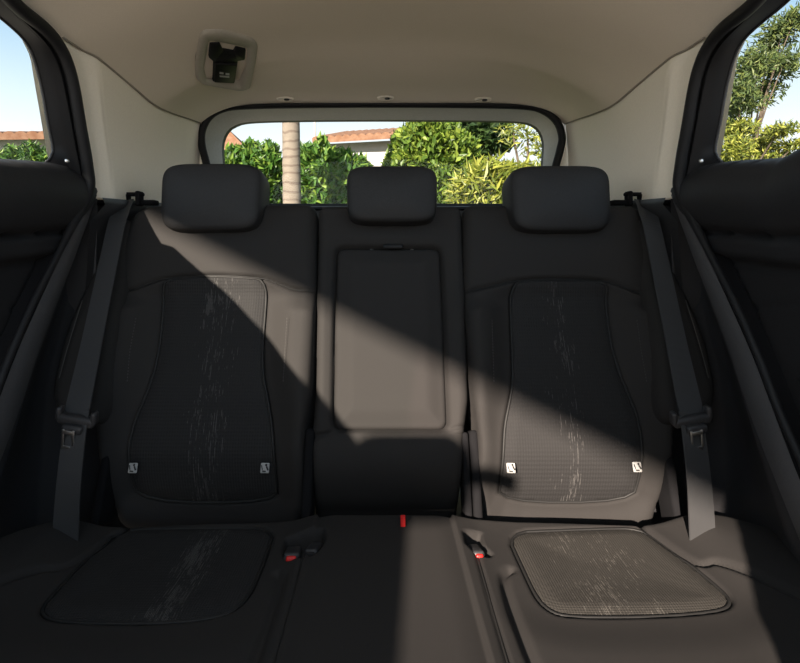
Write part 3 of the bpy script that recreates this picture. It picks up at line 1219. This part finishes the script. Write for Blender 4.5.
IR = chaikin(CUSH.pts([(506, 531), (560, 529), (600, 527.5), (640, 527), (662, 542), (693, 565), (715, 583), (729, 596), (729, 605), (716, 610), (676, 614), (620, 616), (564, 615), (549, 609), (537, 597), (524, 570)]), 2)
SL = catmull(CUSH.pts([(304, 556), (297, 588), (288, 625), (276, 672), (262, 730)]), 6)
SR = catmull(CUSH.pts([(476, 556), (485, 588), (495, 625), (508, 672), (524, 730)]), 6)
EL = catmull(CUSH.pts([(277, 575), (281, 583), (277, 600), (268, 630), (256, 668), (240, 720)]), 6)      # inner edge of the left pad
ER = catmull(CUSH.pts([(510, 570), (504, 577), (507, 596), (517, 628), (532, 668), (552, 720)]), 6)
FL = catmull(CUSH.pts([(128, 526), (75, 562), (40, 575), (5, 592), (-40, 620)]), 6)
FR = catmull(CUSH.pts([(639, 524), (693, 561), (718, 566), (760, 587), (830, 632)]), 6)
WL = round_corners(CUSH.pts([(284, 538), (325, 534), (327, 548), (317, 562), (286, 566), (281, 552)]), .012, 4)
WR = round_corners(CUSH.pts([(462, 536), (482, 534), (484, 548), (494, 557), (489, 561), (474, 558), (464, 550)]), .010, 4)


def cush_body(P, d):
    X, Y = P[:, 0], P[:, 1]
    h = np.zeros(len(P))
    # middle seat slightly crowned, outer pads hollowed around the inserts
    for ins in (IL, IR):
        di, _, inn = poly_dist(P, ins)
        sdi = np.where(inn, -di, di)
        side = np.sign(ins[:, 0].mean())
        outer = smooth01((side * X - .50) / .14)
        h = h + np.where(side * X > .14, .008 * smooth01(sdi / .10) + .020 * outer * smooth01(sdi / .12), 0)
        h = h + np.where(inn, -.006 * smooth01(di / .12), 0)
    h = h + .016 * (np.abs(X) < .2) * (1 - smooth01((np.abs(X) - .10) / .10))
    h = h + .006 * smooth01((Y - .3) / .3)
    h = h - .03 * smooth01((.04 - Y) / .05)
    h = h - .10 * smooth01((Y - .50) / .10) ** 2
    for ln, dp, w in ((SL, .005, .0035), (SR, .005, .0035), (EL, .011, .007), (ER, .011, .007), (FL, .010, .006), (FR, .010, .006)):
        h = h + groove(P, ln, dp, w)
    for wl in (WL, WR):
        di, _, inn = poly_dist(P, wl)
        h = h - np.where(inn, .05 * smooth01(di / .014), 0)
    return h


def cush_f(P, d):
    h = cush_body(P, d)
    for ins in (IL, IR):
        di, _, inn = poly_dist(P, ins)
        h = h - .014 * np.where(inn, smooth01(di / .004), 0) - .009 * np.exp(-(di / .004) ** 2)
    return h


panel('cushion_cover', CUSH, B_out, cush_f, M['fabric'], bench, .0045, .025, .20)
ci_l = insert_mat('cushion_weave_left', float(CUSH.px(185, 575)[0]), .055, .47, (.0045, .0045), 8)
ci_sun = insert_mat('cushion_weave_sun_tint', float(CUSH.px(615, 590)[0]), .15, .53, (.0045, .0032), 9, col=(.030, .028, .025), light=(.085, .08, .072), skew=.0)  # lighter, warmer copy of the weave; sunlight put into its colour
for ins, mt, lb in ((IL, ci_l, 'dark woven seat insert with pale slanting dashes'), (IR, ci_sun, 'ribbed woven seat insert with sunlight in its colour')):
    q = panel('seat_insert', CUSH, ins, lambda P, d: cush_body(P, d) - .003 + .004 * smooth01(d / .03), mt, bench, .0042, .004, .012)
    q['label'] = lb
for ln in (SL, SR, FL, FR):
    k = (ln[:, 1] < .50) & (ln[:, 1] > .02) & (np.abs(ln[:, 0]) < .66)
    h = cush_body(ln[k], None)
    mesh_obj('cushion_seam', *tube(CUSH.w(ln[k, 0], ln[k, 1], h + .0015), .0016, 6), M['print'], bench)
for ins in (IL, IR):
    h = cush_body(ins, None)
    mesh_obj('insert_seam', *tube(CUSH.w(ins[:, 0], ins[:, 1], h - .0035), .003, 6, True), M['print'], bench)
# red pull tab at the crease of the centre seat
tb = CUSH.px(403, 534)
ct = CUSH.p(tb[0], tb[1], .019)
rt = mesh_obj('pull_tab', *rbox(ct, (.010, .004, .034), .0015, 2, (Vector((1, 0, 0)), Vector((0, math.cos(.5), -math.sin(.5))), Vector((0, math.sin(.5), math.cos(.5))))), M['red_cloth'], bench)
rt['label'] = 'red cloth pull tab'


# ------------------------------------------------------------------ buckles in the wells
def buckle(px, py, label, red, tilt=0.0, W=.030, up=.012):
    X, Y = CUSH.px(px, py)
    c = Vector(CUSH.p(X, Y, up))
    root = thing('belt_buckle', c - Vector((0, 0, .03)), label, 'seat belt buckle', 'rear seat belt buckles')
    f = Vector((math.sin(tilt), -.95, .30)).normalized()        # long axis, towards the viewer and up
    x = Vector((1, 0, 0))
    x = (x - f * x.dot(f)).normalized()
    n = x.cross(f)
    if n.z < 0:
        n = -n
    mesh_obj('buckle_body', *rbox(c, (W, .058, .020), .006, 4, (x, f, n)), M['plastic'], root)
    tip = c + f * .0275
    if red:
        b = mesh_obj('release_button', *rbox(tip - n * .001, (W * .62, .012, .013), .003, 3, (x, f, n)), M['red'], root)
        b['label'] = 'red release button'
    else:
        mesh_obj('release_button', *rbox(tip - n * .001, (W * .62, .012, .013), .003, 3, (x, f, n)), M['rubber'], root)
    mesh_obj('buckle_strap', *tube([c - f * .02, c - f * .06 - n * .01, c - f * .10 - n * .03], .008, 6), M['webbing'], root)
    return root


buckle(293, 553, 'black seat belt buckle with red button in the left well of the bench', True, .05, .03, -.004)
buckle(314, 549, 'all black belt buckle right beside the red buttoned one in the left well', False, -.1, .026, -.004)
buckle(476, 552, 'belt buckle with red button sunk in the right well of the bench', True, .05, .022, -.002)


# ------------------------------------------------------------------ outboard seat belts
def ribbon(path, widths, wdir, thick=.0014, per=8):
    P = catmull(path, per)
    n = len(P)
    wv = np.interp(np.linspace(0, 1, n), np.linspace(0, 1, len(widths)), widths)
    rows, uv = [], []
    s = 0
    for i in range(n):
        t = P[min(i + 1, n - 1)] - P[max(i - 1, 0)]
        t /= np.linalg.norm(t)
        wd = np.array(wdir(i / (n - 1)), float)
        wd = wd - t * (wd @ t)
        wd /= np.linalg.norm(wd)
        nn = np.cross(wd, t)
        if nn[1] > 0:
            nn = -nn
        if i:
            s += np.linalg.norm(P[i] - P[i - 1])
        a, b = P[i] - wd * wv[i] / 2, P[i] + wd * wv[i] / 2
        rows.append([a + nn * thick, b + nn * thick, b - nn * thick, a - nn * thick])
        uv += [(-wv[i] / 2, s), (wv[i] / 2, s), (wv[i] / 2, s), (-wv[i] / 2, s)]
    V, Fc = loft(rows, True)
    return V, Fc, uv


def seat_belt(side, label):
    def m(px):
        return px if side > 0 else 768 - px
    root = thing('seat_belt', at(m(690), 420, 1.03), label, 'seat belt', 'outer rear seat belts')
    top = [at(m(643), 201, 1.375), at(m(647.5), 212, 1.325), at(m(652.5), 229, 1.27), at(m(662.5), 276, 1.20), at(m(677.5), 348, 1.125), at(m(691.5), 413, 1.03)]
    V, Fc, uv = ribbon(top, [.045, .046, .047, .049, .051, .053], lambda t: (1, .22 * side, .0))
    mesh_obj('webbing', V, Fc, M['webbing'], root, uv=uv, smooth=False)
    low = [at(m(691.5), 413, 1.03), at(m(693), 428, 1.015), at(m(698), 470, 1.0), at(m(700.5), 500, 1.0), at(m(703), 545, 1.01)]
    V, Fc, uv = ribbon(low, [.053, .053, .055, .060], lambda t: (1, .25 * side, .0))
    lw = mesh_obj('lap_webbing', V, Fc, M['webbing'], root, uv=uv, smooth=False)
    # tongue: moulded slot bar, cover and metal plate with its hole
    c = at(m(691), 420, 1.02)
    r = math.radians(10) * side
    x = Vector((math.cos(r), 0, math.sin(r)))
    z = Vector((-math.sin(r), -.2, math.cos(r))).normalized()
    y = z.cross(x)
    ton = mesh_obj('tongue_holder', *join(rbox(c, (.074, .020, .020), .007, 4, (x, y, z)),
                                          rbox(c + x * .034 + z * .010, (.011, .018, .028), .005, 3, (x, y, z)),
                                          rbox(c - x * .034 + z * .010, (.011, .018, .028), .005, 3, (x, y, z)),
                                          rbox(c - z * .014 + Vector((0, -.014, 0)) + x * .001, (.040, .014, .016), .005, 3, (x, y, z))), M['plastic'], root)
    p = c - z * .034 + Vector((0, -.022, 0)) - x * (.003)
    s = .0045
    mesh_obj('tongue_plate', *join(rbox(p + x * .010, (s, .0025, .040), .001, 2, (x, y, z)), rbox(p - x * .010, (s, .0025, .040), .001, 2, (x, y, z)),
                                   rbox(p - z * .018, (.024, .0025, .007), .001, 2, (x, y, z)), rbox(p + z * .014, (.024, .0025, .008), .001, 2, (x, y, z))), M['metal'], ton)
    # shoulder guide on the pillar foot
    gx = at(m(633), 201, 1.40)
    mesh_obj('shoulder_guide', *join(rbox(gx + Vector((side * -.012, 0, .006)), (.012, .03, .040), .004, 3), rbox(gx + Vector((side * .022, 0, .004)), (.012, .03, .028), .004, 3),
                                     rbox(gx + Vector((0, 0, .018)), (.046, .02, .010), .004, 3), rbox(gx + Vector((side * -.035, .01, -.004)), (.04, .03, .014), .004, 3),
                                     rbox(gx + Vector((side * .06, .0, -.004)), (.07, .03, .012), .004, 3)), M['dull_black'], root)


seat_belt(-1, 'left grey seat belt hanging taut beside the left seatback')
seat_belt(1, 'right grey seat belt hanging taut beside the right seatback')


# ------------------------------------------------------------------ centre belt housing and clips in the headliner
def ceil_hit(px, py):
    d = np.array([(px - CX) / F, 1.0, (CY - py) / F])
    for D in np.arange(1.0, 1.96, .001):
        p = d * D
        if p[2] >= ceil_z(np.array([p[0]]), np.array([p[1]]))[0]:
            break
    return p


def ceil_frame(px, py):
    p = ceil_hit(px, py)
    e = .004
    zx = (ceil_z(np.array([p[0] + e]), np.array([p[1]]))[0] - ceil_z(np.array([p[0] - e]), np.array([p[1]]))[0]) / (2 * e)
    zy = (ceil_z(np.array([p[0]]), np.array([p[1] + e]))[0] - ceil_z(np.array([p[0]]), np.array([p[1] - e]))[0]) / (2 * e)
    n = Vector((zx, zy, -1)).normalized()
    x = Vector((1, 0, zx)).normalized()
    y = n.cross(x)
    if y.y > 0:
        y = -y                      # y of the frame: up in the picture, towards the front of the car
    return Frame(Vector((p[0], p[1], p[2] + ZC)), x, y, n)


hf_ = ceil_frame(226, 62)
_px0 = hf_.px
hf_.px = lambda a, b, off=0.0: _px0(a, 60 + (b - 60) * 1.10 - 3, off)
house = thing('centre_belt_housing', Vector(hf_.o), 'beige square belt housing recessed in the headliner with black buckle tongue', 'seat belt housing')
oq = round_corners(hf_.pts([(202, 32), (220, 31.5), (251, 39), (257, 46), (255, 62), (249, 87), (240, 89), (203, 83), (195, 77), (194, 66), (198, 38)]), .02, 4)
iq = round_corners(hf_.pts([(208, 42), (247, 49), (246, 66), (240, 85), (206, 79), (203, 68)]), .012, 4)
n = 72
oq, iq = resample(oq, n, True), resample(iq, n, True)
# line both loops up by angle
def by_angle(q):
    c = q.mean(0)
    a = np.arctan2(q[:, 1] - c[1], q[:, 0] - c[0])
    return q[np.argsort(a)]
oq, iq = by_angle(oq), by_angle(iq)
rows = [[hf_.p(a, b, -.004) for a, b in oq], [hf_.p(a, b, .009) for a, b in oq]]
mo = oq * .93 + oq.mean(0) * .07
rows.append([hf_.p(a, b, .014) for a, b in mo])
rows.append([hf_.p(a, b, .008) for a, b in iq])
mi = iq * .90 + iq.mean(0) * .10
rows.append([hf_.p(a, b, -.055) for a, b in mi])
V, Fc = loft(rows, True)
Fc.append([4 * n + k for k in range(n)])
mesh_obj('bezel', V, Fc, M['bezel'], house)
mesh_obj('bezel_gap_shade', *tube([hf_.p(a, b, .002) for a, b in oq], .003, 6, True), M['dull_black'], house)  # dark tube stands in for the shaded gap outlining the bezel
kf = lambda px, py, h: Vector(hf_.p(*hf_.px(px, py), h))


def prism(fr, poly_px, h0, h1, r=.003):
    q = round_corners(fr.pts(poly_px), r, 3)
    a = [fr.p(u, v, h0) for u, v in q]
    q2 = q * .96 + q.mean(0) * .04
    b = [fr.p(u, v, h1 - .002) for u, v in q]
    c = [fr.p(u, v, h1) for u, v in q2]
    V, Fc = loft([a, b, c], True)
    k = len(q)
    Fc.append([2 * k + i for i in range(k)])
    Fc.append(list(range(k))[::-1])
    return V, Fc


tong = mesh_obj('belt_tongue', *join(prism(hf_, [(209, 45), (219, 45), (222, 51), (233, 53), (235, 49), (245, 51), (244, 60), (237, 61), (234, 81), (212, 80), (213, 62), (208, 58)], -.02, .010),
                                     prism(hf_, [(214, 62), (236, 63), (233, 80), (213, 79)], .008, .016)), M['gloss_black'], house)
mesh_obj('symbol', *join(prism(hf_, [(218, 69), (222, 69.5), (222, 71.2), (218, 70.8)], .0155, .0168, .0003), prism(hf_, [(224, 70), (228, 70.4), (228, 72.2), (224, 71.8)], .0155, .0168, .0003),
                         prism(hf_, [(218, 72.2), (228, 73), (228, 74.4), (218, 73.6)], .0155, .0168, .0003)), M['grey_print'], tong, smooth=False)

for i, (px, py) in enumerate(((285, 98.5), (385.5, 97.5), (483, 99))):
    cf = ceil_frame(px, py)
    lb = ['small beige oval clip on the headliner edge above the palm trunk', 'small beige oval clip on the headliner edge above the centre headrest',
          'small beige oval clip on the headliner edge nearest the right headrest'][i]
    root = thing('headliner_clip', Vector(cf.o), lb, 'trim clip', 'clips along the headliner rear edge')
    ring = []
    ell = lambda a, b, h, o=0: [cf.p(a * math.cos(t) + o, b * math.sin(t), h) for t in np.linspace(0, 2 * math.pi, 28)[:-1]]
    V, Fc = loft([ell(.032, .017, -.002), ell(.030, .016, .005), ell(.026, .013, .006), ell(.022, .010, .003), ell(.002, .001, .003)], True)
    mesh_obj('clip_rim', V, Fc, M['beige'], root)
    V, Fc = loft([ell(.010, .007, .002, .006), ell(.009, .006, .0065, .006), ell(.001, .001, .0068, .006)], True)
    mesh_obj('clip_button', V, Fc, M['plastic'], root)

# ------------------------------------------------------------------ unseen front passenger seat, added to shade the right cushion
FSEAT = Frame((0, -.04, ZC - .62), (-1, 0, 0), (0, -.17, .985), (0, .985, .17))
fs = thing('added_front_seat', (.42, -.1, ZC - .8), 'unseen black front passenger seat added to shade the right end of the bench', 'car seat')
panel('backrest', FSEAT, round_corners([(-.67, 0), (-.17, 0), (-.18, .45), (-.22, .70), (-.62, .70), (-.66, .45)], .07), lambda P, d: .02 * smooth01(d / .1), M['leather'], fs, .012, .03, .14)
mesh_obj('headrest', *rbox((.42, -.20, ZC + .16), (.27, .11, .19), .05, 4), M['leather'], fs)
mesh_obj('seat_base', *rbox((.42, -.35, ZC - .66), (.52, .55, .20), .06, 4), M['leather'], fs)


# ------------------------------------------------------------------ outside: added sun-blocking slab, palm, shrubs, trees, houses
def shade_slab():  # unseen slab added to keep the sun off everything above the patch
    q = -SUN_DIR.z / SUN_DIR.x
    p = SUN_DIR.y / SUN_DIR.x
    zs = 2.0
    a1 = BACK.w(*[np.array([v]) for v in BACK.px(175, 232)], np.array([0.0]))[0]
    a2 = BACK.w(*[np.array([v]) for v in BACK.px(640, 467)], np.array([0.0]))[0]

    def proj(a, z):
        t = (z - (a[2] - ZC)) / q
        return np.array([a[0] - t, a[1] - p * t])
    e0, e1 = proj(a1, zs), proj(a2, zs)
    d = (e1 - e0) / np.linalg.norm(e1 - e0)
    nrm = np.array([-d[1], d[0]])
    if nrm @ (np.array([0, 1.0]) - e0) < 0:
        nrm = -nrm
    A, B = e0 - d * 1.6, e1 + d * 1.8
    C_, D_ = B + nrm * 2.4, A + nrm * 2.4
    z0, z1 = ZC + zs, ZC + zs + .08
    V = [(*v, z0) for v in (A, B, C_, D_)] + [(*v, z1) for v in (A, B, C_, D_)]
    Fc = [(0, 1, 2, 3), (4, 7, 6, 5), (0, 4, 5, 1), (1, 5, 6, 2), (2, 6, 7, 3), (3, 7, 4, 0)]
    o = mesh_obj('added_shade_slab', V, Fc, M['slab_mat'], smooth=False)
    o['kind'] = 'structure'


shade_slab()


def leaves(centers, normals, size, aspect, jitter=1.0, bend=.25, up=.3):
    """leaf blades as folded diamonds"""
    n = len(centers)
    ln = size * nrng.uniform(.7, 1.3, n)
    d = normals + nrng.normal(0, jitter, (n, 3))
    d[:, 2] += up
    d /= np.linalg.norm(d, axis=1)[:, None]
    r = nrng.normal(0, 1, (n, 3))
    s = np.cross(d, r)
    s /= np.linalg.norm(s, axis=1)[:, None]
    nn = np.cross(s, d)
    w = ln / aspect
    a = centers - d * (ln * .5)[:, None]
    c = centers + d * (ln * .5)[:, None]
    m = centers + nn * (ln * bend * .4)[:, None]
    b1 = m - s * (w * .5)[:, None] - d * (ln * .08)[:, None]
    b2 = m + s * (w * .5)[:, None] - d * (ln * .08)[:, None]
    V = np.stack([a, b1, c, b2], 1).reshape(-1, 3)
    i = np.arange(n) * 4
    Fc = np.concatenate([np.stack([i, i + 1, i + 2], 1), np.stack([i, i + 2, i + 3], 1)])
    return V, Fc


def crown(name, parent, blobs, n, size, aspect, mat, shell=.35, jitter=.7, up=.2, zmin=.05):
    """leaves over a cluster of ellipsoids; blobs = (centre, radii)"""
    w = np.array([b[1][0] * b[1][2] + b[1][1] * b[1][2] for b in blobs])
    pick = nrng.choice(len(blobs), n, p=w / w.sum())
    u = nrng.normal(0, 1, (n, 3))
    u /= np.linalg.norm(u, axis=1)[:, None]
    rad = 1 - shell * nrng.uniform(0, 1, n) ** 1.3
    bump = 1 + .10 * np.sin(u[:, 0] * 9 + pick) * np.sin(u[:, 2] * 8 + pick * 2) + .06 * np.sin(u[:, 1] * 15 + pick)
    C = np.array([list(b[0]) for b in blobs])[pick]
    R = np.array([list(b[1]) for b in blobs])[pick]
    P = C + u * R * (rad * bump)[:, None]
    ok = P[:, 2] > zmin
    V, Fc = leaves(P[ok], u[ok], size, aspect, jitter, .25, up)
    return mesh_obj(name, V, Fc, mat, parent, smooth=False)


def stems(parent, base, tops, r, name='trunk'):
    vf = ([], [])
    for t in tops:
        b = Vector(base)
        t = Vector(t)
        m = b.lerp(t, .5) + Vector((rng.uniform(-.1, .1), rng.uniform(-.1, .1), .1))
        vf = join(vf, tube(catmull([b, m, t], 5), list(np.linspace(r, r * .35, 11)), 7))
    mesh_obj(name, *vf, M['bark'], parent)


def blob(px, py, rx_px, rz_px, D, ry=None):
    c = at(px, py, D)
    rx, rz = rx_px / F * D, rz_px / F * D
    return (c, (rx, ry or (rx + rz) / 2, rz))


# palm trunk close behind the car
pt = at(292, 203, 6.0)
palm = thing('palm_tree', (pt.x, 6.0, 0), 'tall pale ringed palm trunk standing behind the rear window', 'palm tree')
zz = np.linspace(0, 6.2, 75)
rad = .112 - .004 * zz + .010 * np.exp(-zz / .3) + .003 * np.cos(zz * 2 * math.pi / .155)
path = [(pt.x - .012 * (z - 1.7), 6.0, z) for z in zz]
mesh_obj('trunk', *tube(path, list(rad), 20), M['palm'], palm)
vf = ([], [])
for k in range(14):
    an = k / 14 * 2 * math.pi
    pitch = .9 - .5 * (k % 3)
    spine = [np.array([math.cos(an) * r_, math.sin(an) * r_, pitch * r_ - .42 * r_ * r_]) for r_ in np.linspace(0, 2.0, 14)]
    base = np.array(path[-1])
    vf = join(vf, tube([base + s_ for s_ in spine], list(np.linspace(.03, .006, 14)), 5))
    tv = np.array([-math.sin(an), math.cos(an), 0])
    for s_ in spine[2:]:
        for sg in (-1, 1):
            a = base + s_
            tip = a + tv * sg * .45 + np.array([math.cos(an), math.sin(an), -.4]) * .22
            w_ = np.array([math.cos(an), math.sin(an), 0]) * .03
            vf = join(vf, ([a - w_, a + w_, tip], [(0, 1, 2)]))
mesh_obj('frond', *vf, M['leaf_dark'], palm, smooth=False)


def shrub(name, label, cat, blobs, n, size, aspect, mat, group=None, base=None, tops=None, r=.05, **k):
    c = np.mean([list(b[0]) for b in blobs], 0)
    base = base or (c[0], c[1], 0)
    root = thing(name, base, label, cat, group)
    crown('foliage', root, blobs, n, size, aspect, mat, **k)
    stems(root, base, tops or [b[0] for b in blobs[:5]], r)
    return root


G = 'shrubs behind the car'
shrub('shrub', 'bushy broad-leaved shrub left of the palm trunk', 'shrub',
      [blob(246, 180, 34, 36, 7.6, .5), blob(226, 190, 26, 34, 7.6, .5), blob(266, 182, 20, 40, 7.6, .45), blob(242, 218, 44, 40, 7.6, .5)], 9000, .15, 2.4, M['leaf_shrub'], G)
shrub('shrub', 'glossy broad-leaved shrub filling the view right of the palm trunk', 'shrub',
      [blob(318, 182, 30, 40, 7.4, .5), blob(345, 185, 26, 34, 7.5, .5), blob(306, 186, 20, 34, 7.5, .45), blob(362, 192, 14, 34, 7.6, .3), blob(336, 220, 42, 40, 7.4, .5)], 10000, .16, 2.4, M['leaf_shrub'], G)
shrub('bush', 'dense round light-green tree behind the centre headrest', 'tree',
      [blob(424, 158, 36, 36, 9.0, .8), blob(408, 178, 26, 34, 9.0, .7), blob(444, 165, 36, 40, 9.2, .8), blob(430, 205, 52, 50, 9.0, .9), blob(428, 132, 24, 14, 9.0, .5)], 14000, .14, 2.0, M['leaf_bush'], None, shell=.25)
shrub('broadleaf_tree', 'dark leafy tree high behind the light-green round tree', 'tree',
      [blob(470, 132, 34, 20, 12.0, .8), blob(452, 122, 30, 14, 12.0, .8), blob(492, 140, 22, 16, 12.0, .8), blob(478, 112, 42, 20, 12.2, .9)], 5000, .22, 2.2, M['leaf_dark'], None, r=.12, shell=.6)
shrub('shrub', 'bright lime shrub with long narrow leaves near the right headrest', 'shrub',
      [blob(490, 190, 34, 32, 6.2, .4), blob(522, 190, 30, 28, 6.2, .4), blob(468, 196, 18, 26, 6.3, .3), blob(548, 192, 22, 30, 6.4, .4), blob(505, 225, 60, 34, 6.2, .5)], 5200, .19, 5.5, M['leaf_lime'], G, jitter=.9, shell=.5)
shrub('shrub', 'sparse pale tree twigs high in the right corner of the rear window', 'tree',
      [blob(528, 136, 24, 20, 10.0, .6), blob(545, 150, 20, 26, 10.0, .6), blob(512, 128, 16, 12, 10.0, .5)], 420, .16, 4.0, M['leaf_lime'], None, shell=.8, r=.05)


# houses
def tiled_roof(name, parent, a, b, up_vec, n_rows, mat):
    """sloping roof from eave a-b up along up_vec, with barrel-tile ridges"""
    a, b, u = Vector(a), Vector(b), Vector(up_vec)
    ln = (b - a).length
    cols = max(int(ln / .22), 4)
    nrm = (b - a).cross(u).normalized()
    if nrm.z < 0:
        nrm = -nrm
    rows = []
    for i in range(n_rows + 1):
        r_ = []
        for j in range(cols * 6 + 1):
            t = j / (cols * 6)
            h = .055 * abs(math.sin(math.pi * t * cols)) ** .8
            r_.append(a.lerp(b, t) + u * (i / n_rows) + nrm * h)
        rows.append(r_)
    under = [[p - nrm * .14 for p in (a, b)], [p + u - nrm * .14 for p in (a, b)]]
    eave = [[a.lerp(b, t / (cols * 6)) + nrm * (.055 * abs(math.sin(math.pi * t / 6)) ** .8) for t in range(cols * 6 + 1)],
            [a.lerp(b, t / (cols * 6)) - nrm * .14 for t in range(cols * 6 + 1)]]
    return mesh_obj(name, *join(loft(rows), loft(under), loft(eave)), mat, parent, smooth=False)


h1 = thing('house', (at(370, 150, 15).x, 15.5, 0), 'white house with clay tile roof seen between palm trunk and round tree', 'house')
a, b = at(312, 138.5, 15.0), at(415, 132, 14.0)
tiled_roof('roof', h1, a, b, (.7, 3.0, .85), 10, M['tiles'])
wl = [(a.x + .1, 15.6, 0), (b.x + .4, 14.6, 0), (b.x + .4, 14.6, b.z - .05), (a.x + .1, 15.6, a.z - .05)]
wb = [(p[0] + .4, p[1] + 3, p[2]) for p in wl]
mesh_obj('wall', wl + wb, [(0, 1, 2, 3), (4, 7, 6, 5), (0, 4, 5, 1), (1, 5, 6, 2), (0, 3, 7, 4)], M['stucco'], h1, smooth=False)
c = at(376, 170, 14.2)
mesh_obj('lower_wall', *rbox((c.x, 14.6, c.z / 2), (1.3, .3, c.z + .25), .02), M['brown_wall'], h1, smooth=False)
c = at(313, 130, 14.8)
mesh_obj('roof_mast', *tube([(c.x, 15.2, a.z - .3), (c.x, 15.2, a.z + .55)], .035, 6), M['pole'], h1)

h2 = thing('house', (at(232, 150, 16).x, 16.5, 0), 'distant house with brown hipped roof above the left shrub', 'house')
p0, p1 = at(206, 150, 16), at(247, 149, 16)
top = at(226, 127, 17)
bk0, bk1 = p0 + Vector((0, 2.5, 0)), p1 + Vector((0, 2.5, 0))
mesh_obj('roof', [p0, p1, bk1, bk0, top], [(0, 1, 4), (1, 2, 4), (2, 3, 4), (3, 0, 4), (0, 3, 2, 1)], M['tiles'], h2, smooth=False)
mesh_obj('wall', *rbox(((p0.x + p1.x) / 2, 17.2, p0.z / 2), (p1.x - p0.x - .3, 2.0, p0.z - .02), .01), M['stucco'], h2, smooth=False)

h3 = thing('house', (at(10, 150, 12).x, 12.5, 0), 'long white house with clay tile roof outside the left door window', 'house')
a, b = at(-60, 134, 11.5), at(60, 133, 12.5)
tiled_roof('roof', h3, a, b, (-.5, 2.6, .20 + .34), 8, M['tiles'])
wl = [(a.x, 12.0, 0), (b.x - .1, 13.0, 0), (b.x - .1, 13.0, b.z - .03), (a.x, 12.0, a.z - .03)]
wb = [(p[0] - .4, p[1] + 2.5, p[2]) for p in wl]
mesh_obj('wall', wl + wb, [(0, 1, 2, 3), (4, 7, 6, 5), (0, 4, 5, 1), (1, 5, 6, 2), (0, 3, 7, 4)], M['stucco'], h3, smooth=False)
shrub('hedge', 'leafy low hedge in front of the white house outside the left window', 'hedge',
      [blob(4, 170, 16, 18, 8.0, .3), blob(16, 164, 8, 20, 8.0, .3), blob(33, 162, 9, 20, 8.1, .3), blob(-16, 168, 20, 20, 8.0, .3), blob(55, 170, 20, 22, 8.2, .3), blob(25, 172, 14, 18, 8.0, .3)], 5000, .10, 3.0, M['leaf_shrub'], None, r=.03)

# street tree outside the right door window
tb = at(752, 250, 5.0)
cl = [(783, 28, 14, 12), (770, 45, 16, 12), (758, 62, 16, 12), (775, 70, 18, 12), (745, 72, 10, 12), (740, 92, 12, 14), (762, 92, 16, 12), (785, 60, 14, 10), (794, 20, 10, 10),
      (732, 108, 10, 10), (750, 105, 10, 8), (728, 125, 12, 10)]
cl2 = [(740, 128, 16, 10), (760, 142, 20, 12), (735, 148, 18, 14), (780, 130, 14, 8), (770, 158, 24, 12), (740, 165, 26, 14), (795, 145, 12, 6)]
tr = thing('street_tree', (3.6, 5.0, 0), 'airy green tree with slender leaves outside the right door window', 'tree')
bl = [blob(q[0], q[1], q[2] * 1.3, q[3] * 1.35, 5.0 + .25 * math.sin(i * 2.3), .2) for i, q in enumerate(cl)]
bl2 = [blob(*q, 4.9 + .2 * math.sin(i * 1.7), .18) for i, q in enumerate(cl2)]
crown('foliage', tr, bl, 7000, .06, 3.6, M['leaf_tree'], shell=.95, jitter=.8)
f2 = crown('foliage', tr, bl2, 5000, .06, 3.4, M['leaf_lime'], shell=.9, jitter=.8)
f2['label'] = 'yellow-green lower foliage'
base = Vector((3.6, 5.0, 0))
vf = ([], [])
fork = Vector((3.45, 5.0, 1.75))
vf = join(vf, tube(catmull([base, (3.55, 5.0, .9), fork], 6), list(np.linspace(.09, .05, 13)), 8))
for b_ in bl + bl2:
    t = Vector(b_[0])
    m_ = fork.lerp(t, .5) + Vector((rng.uniform(-.05, .05), rng.uniform(-.05, .05), .05))
    vf = join(vf, tube(catmull([fork, m_, t], 5), list(np.linspace(.014, .004, 11)), 6))
mesh_obj('trunk', *vf, M['bark'], tr)
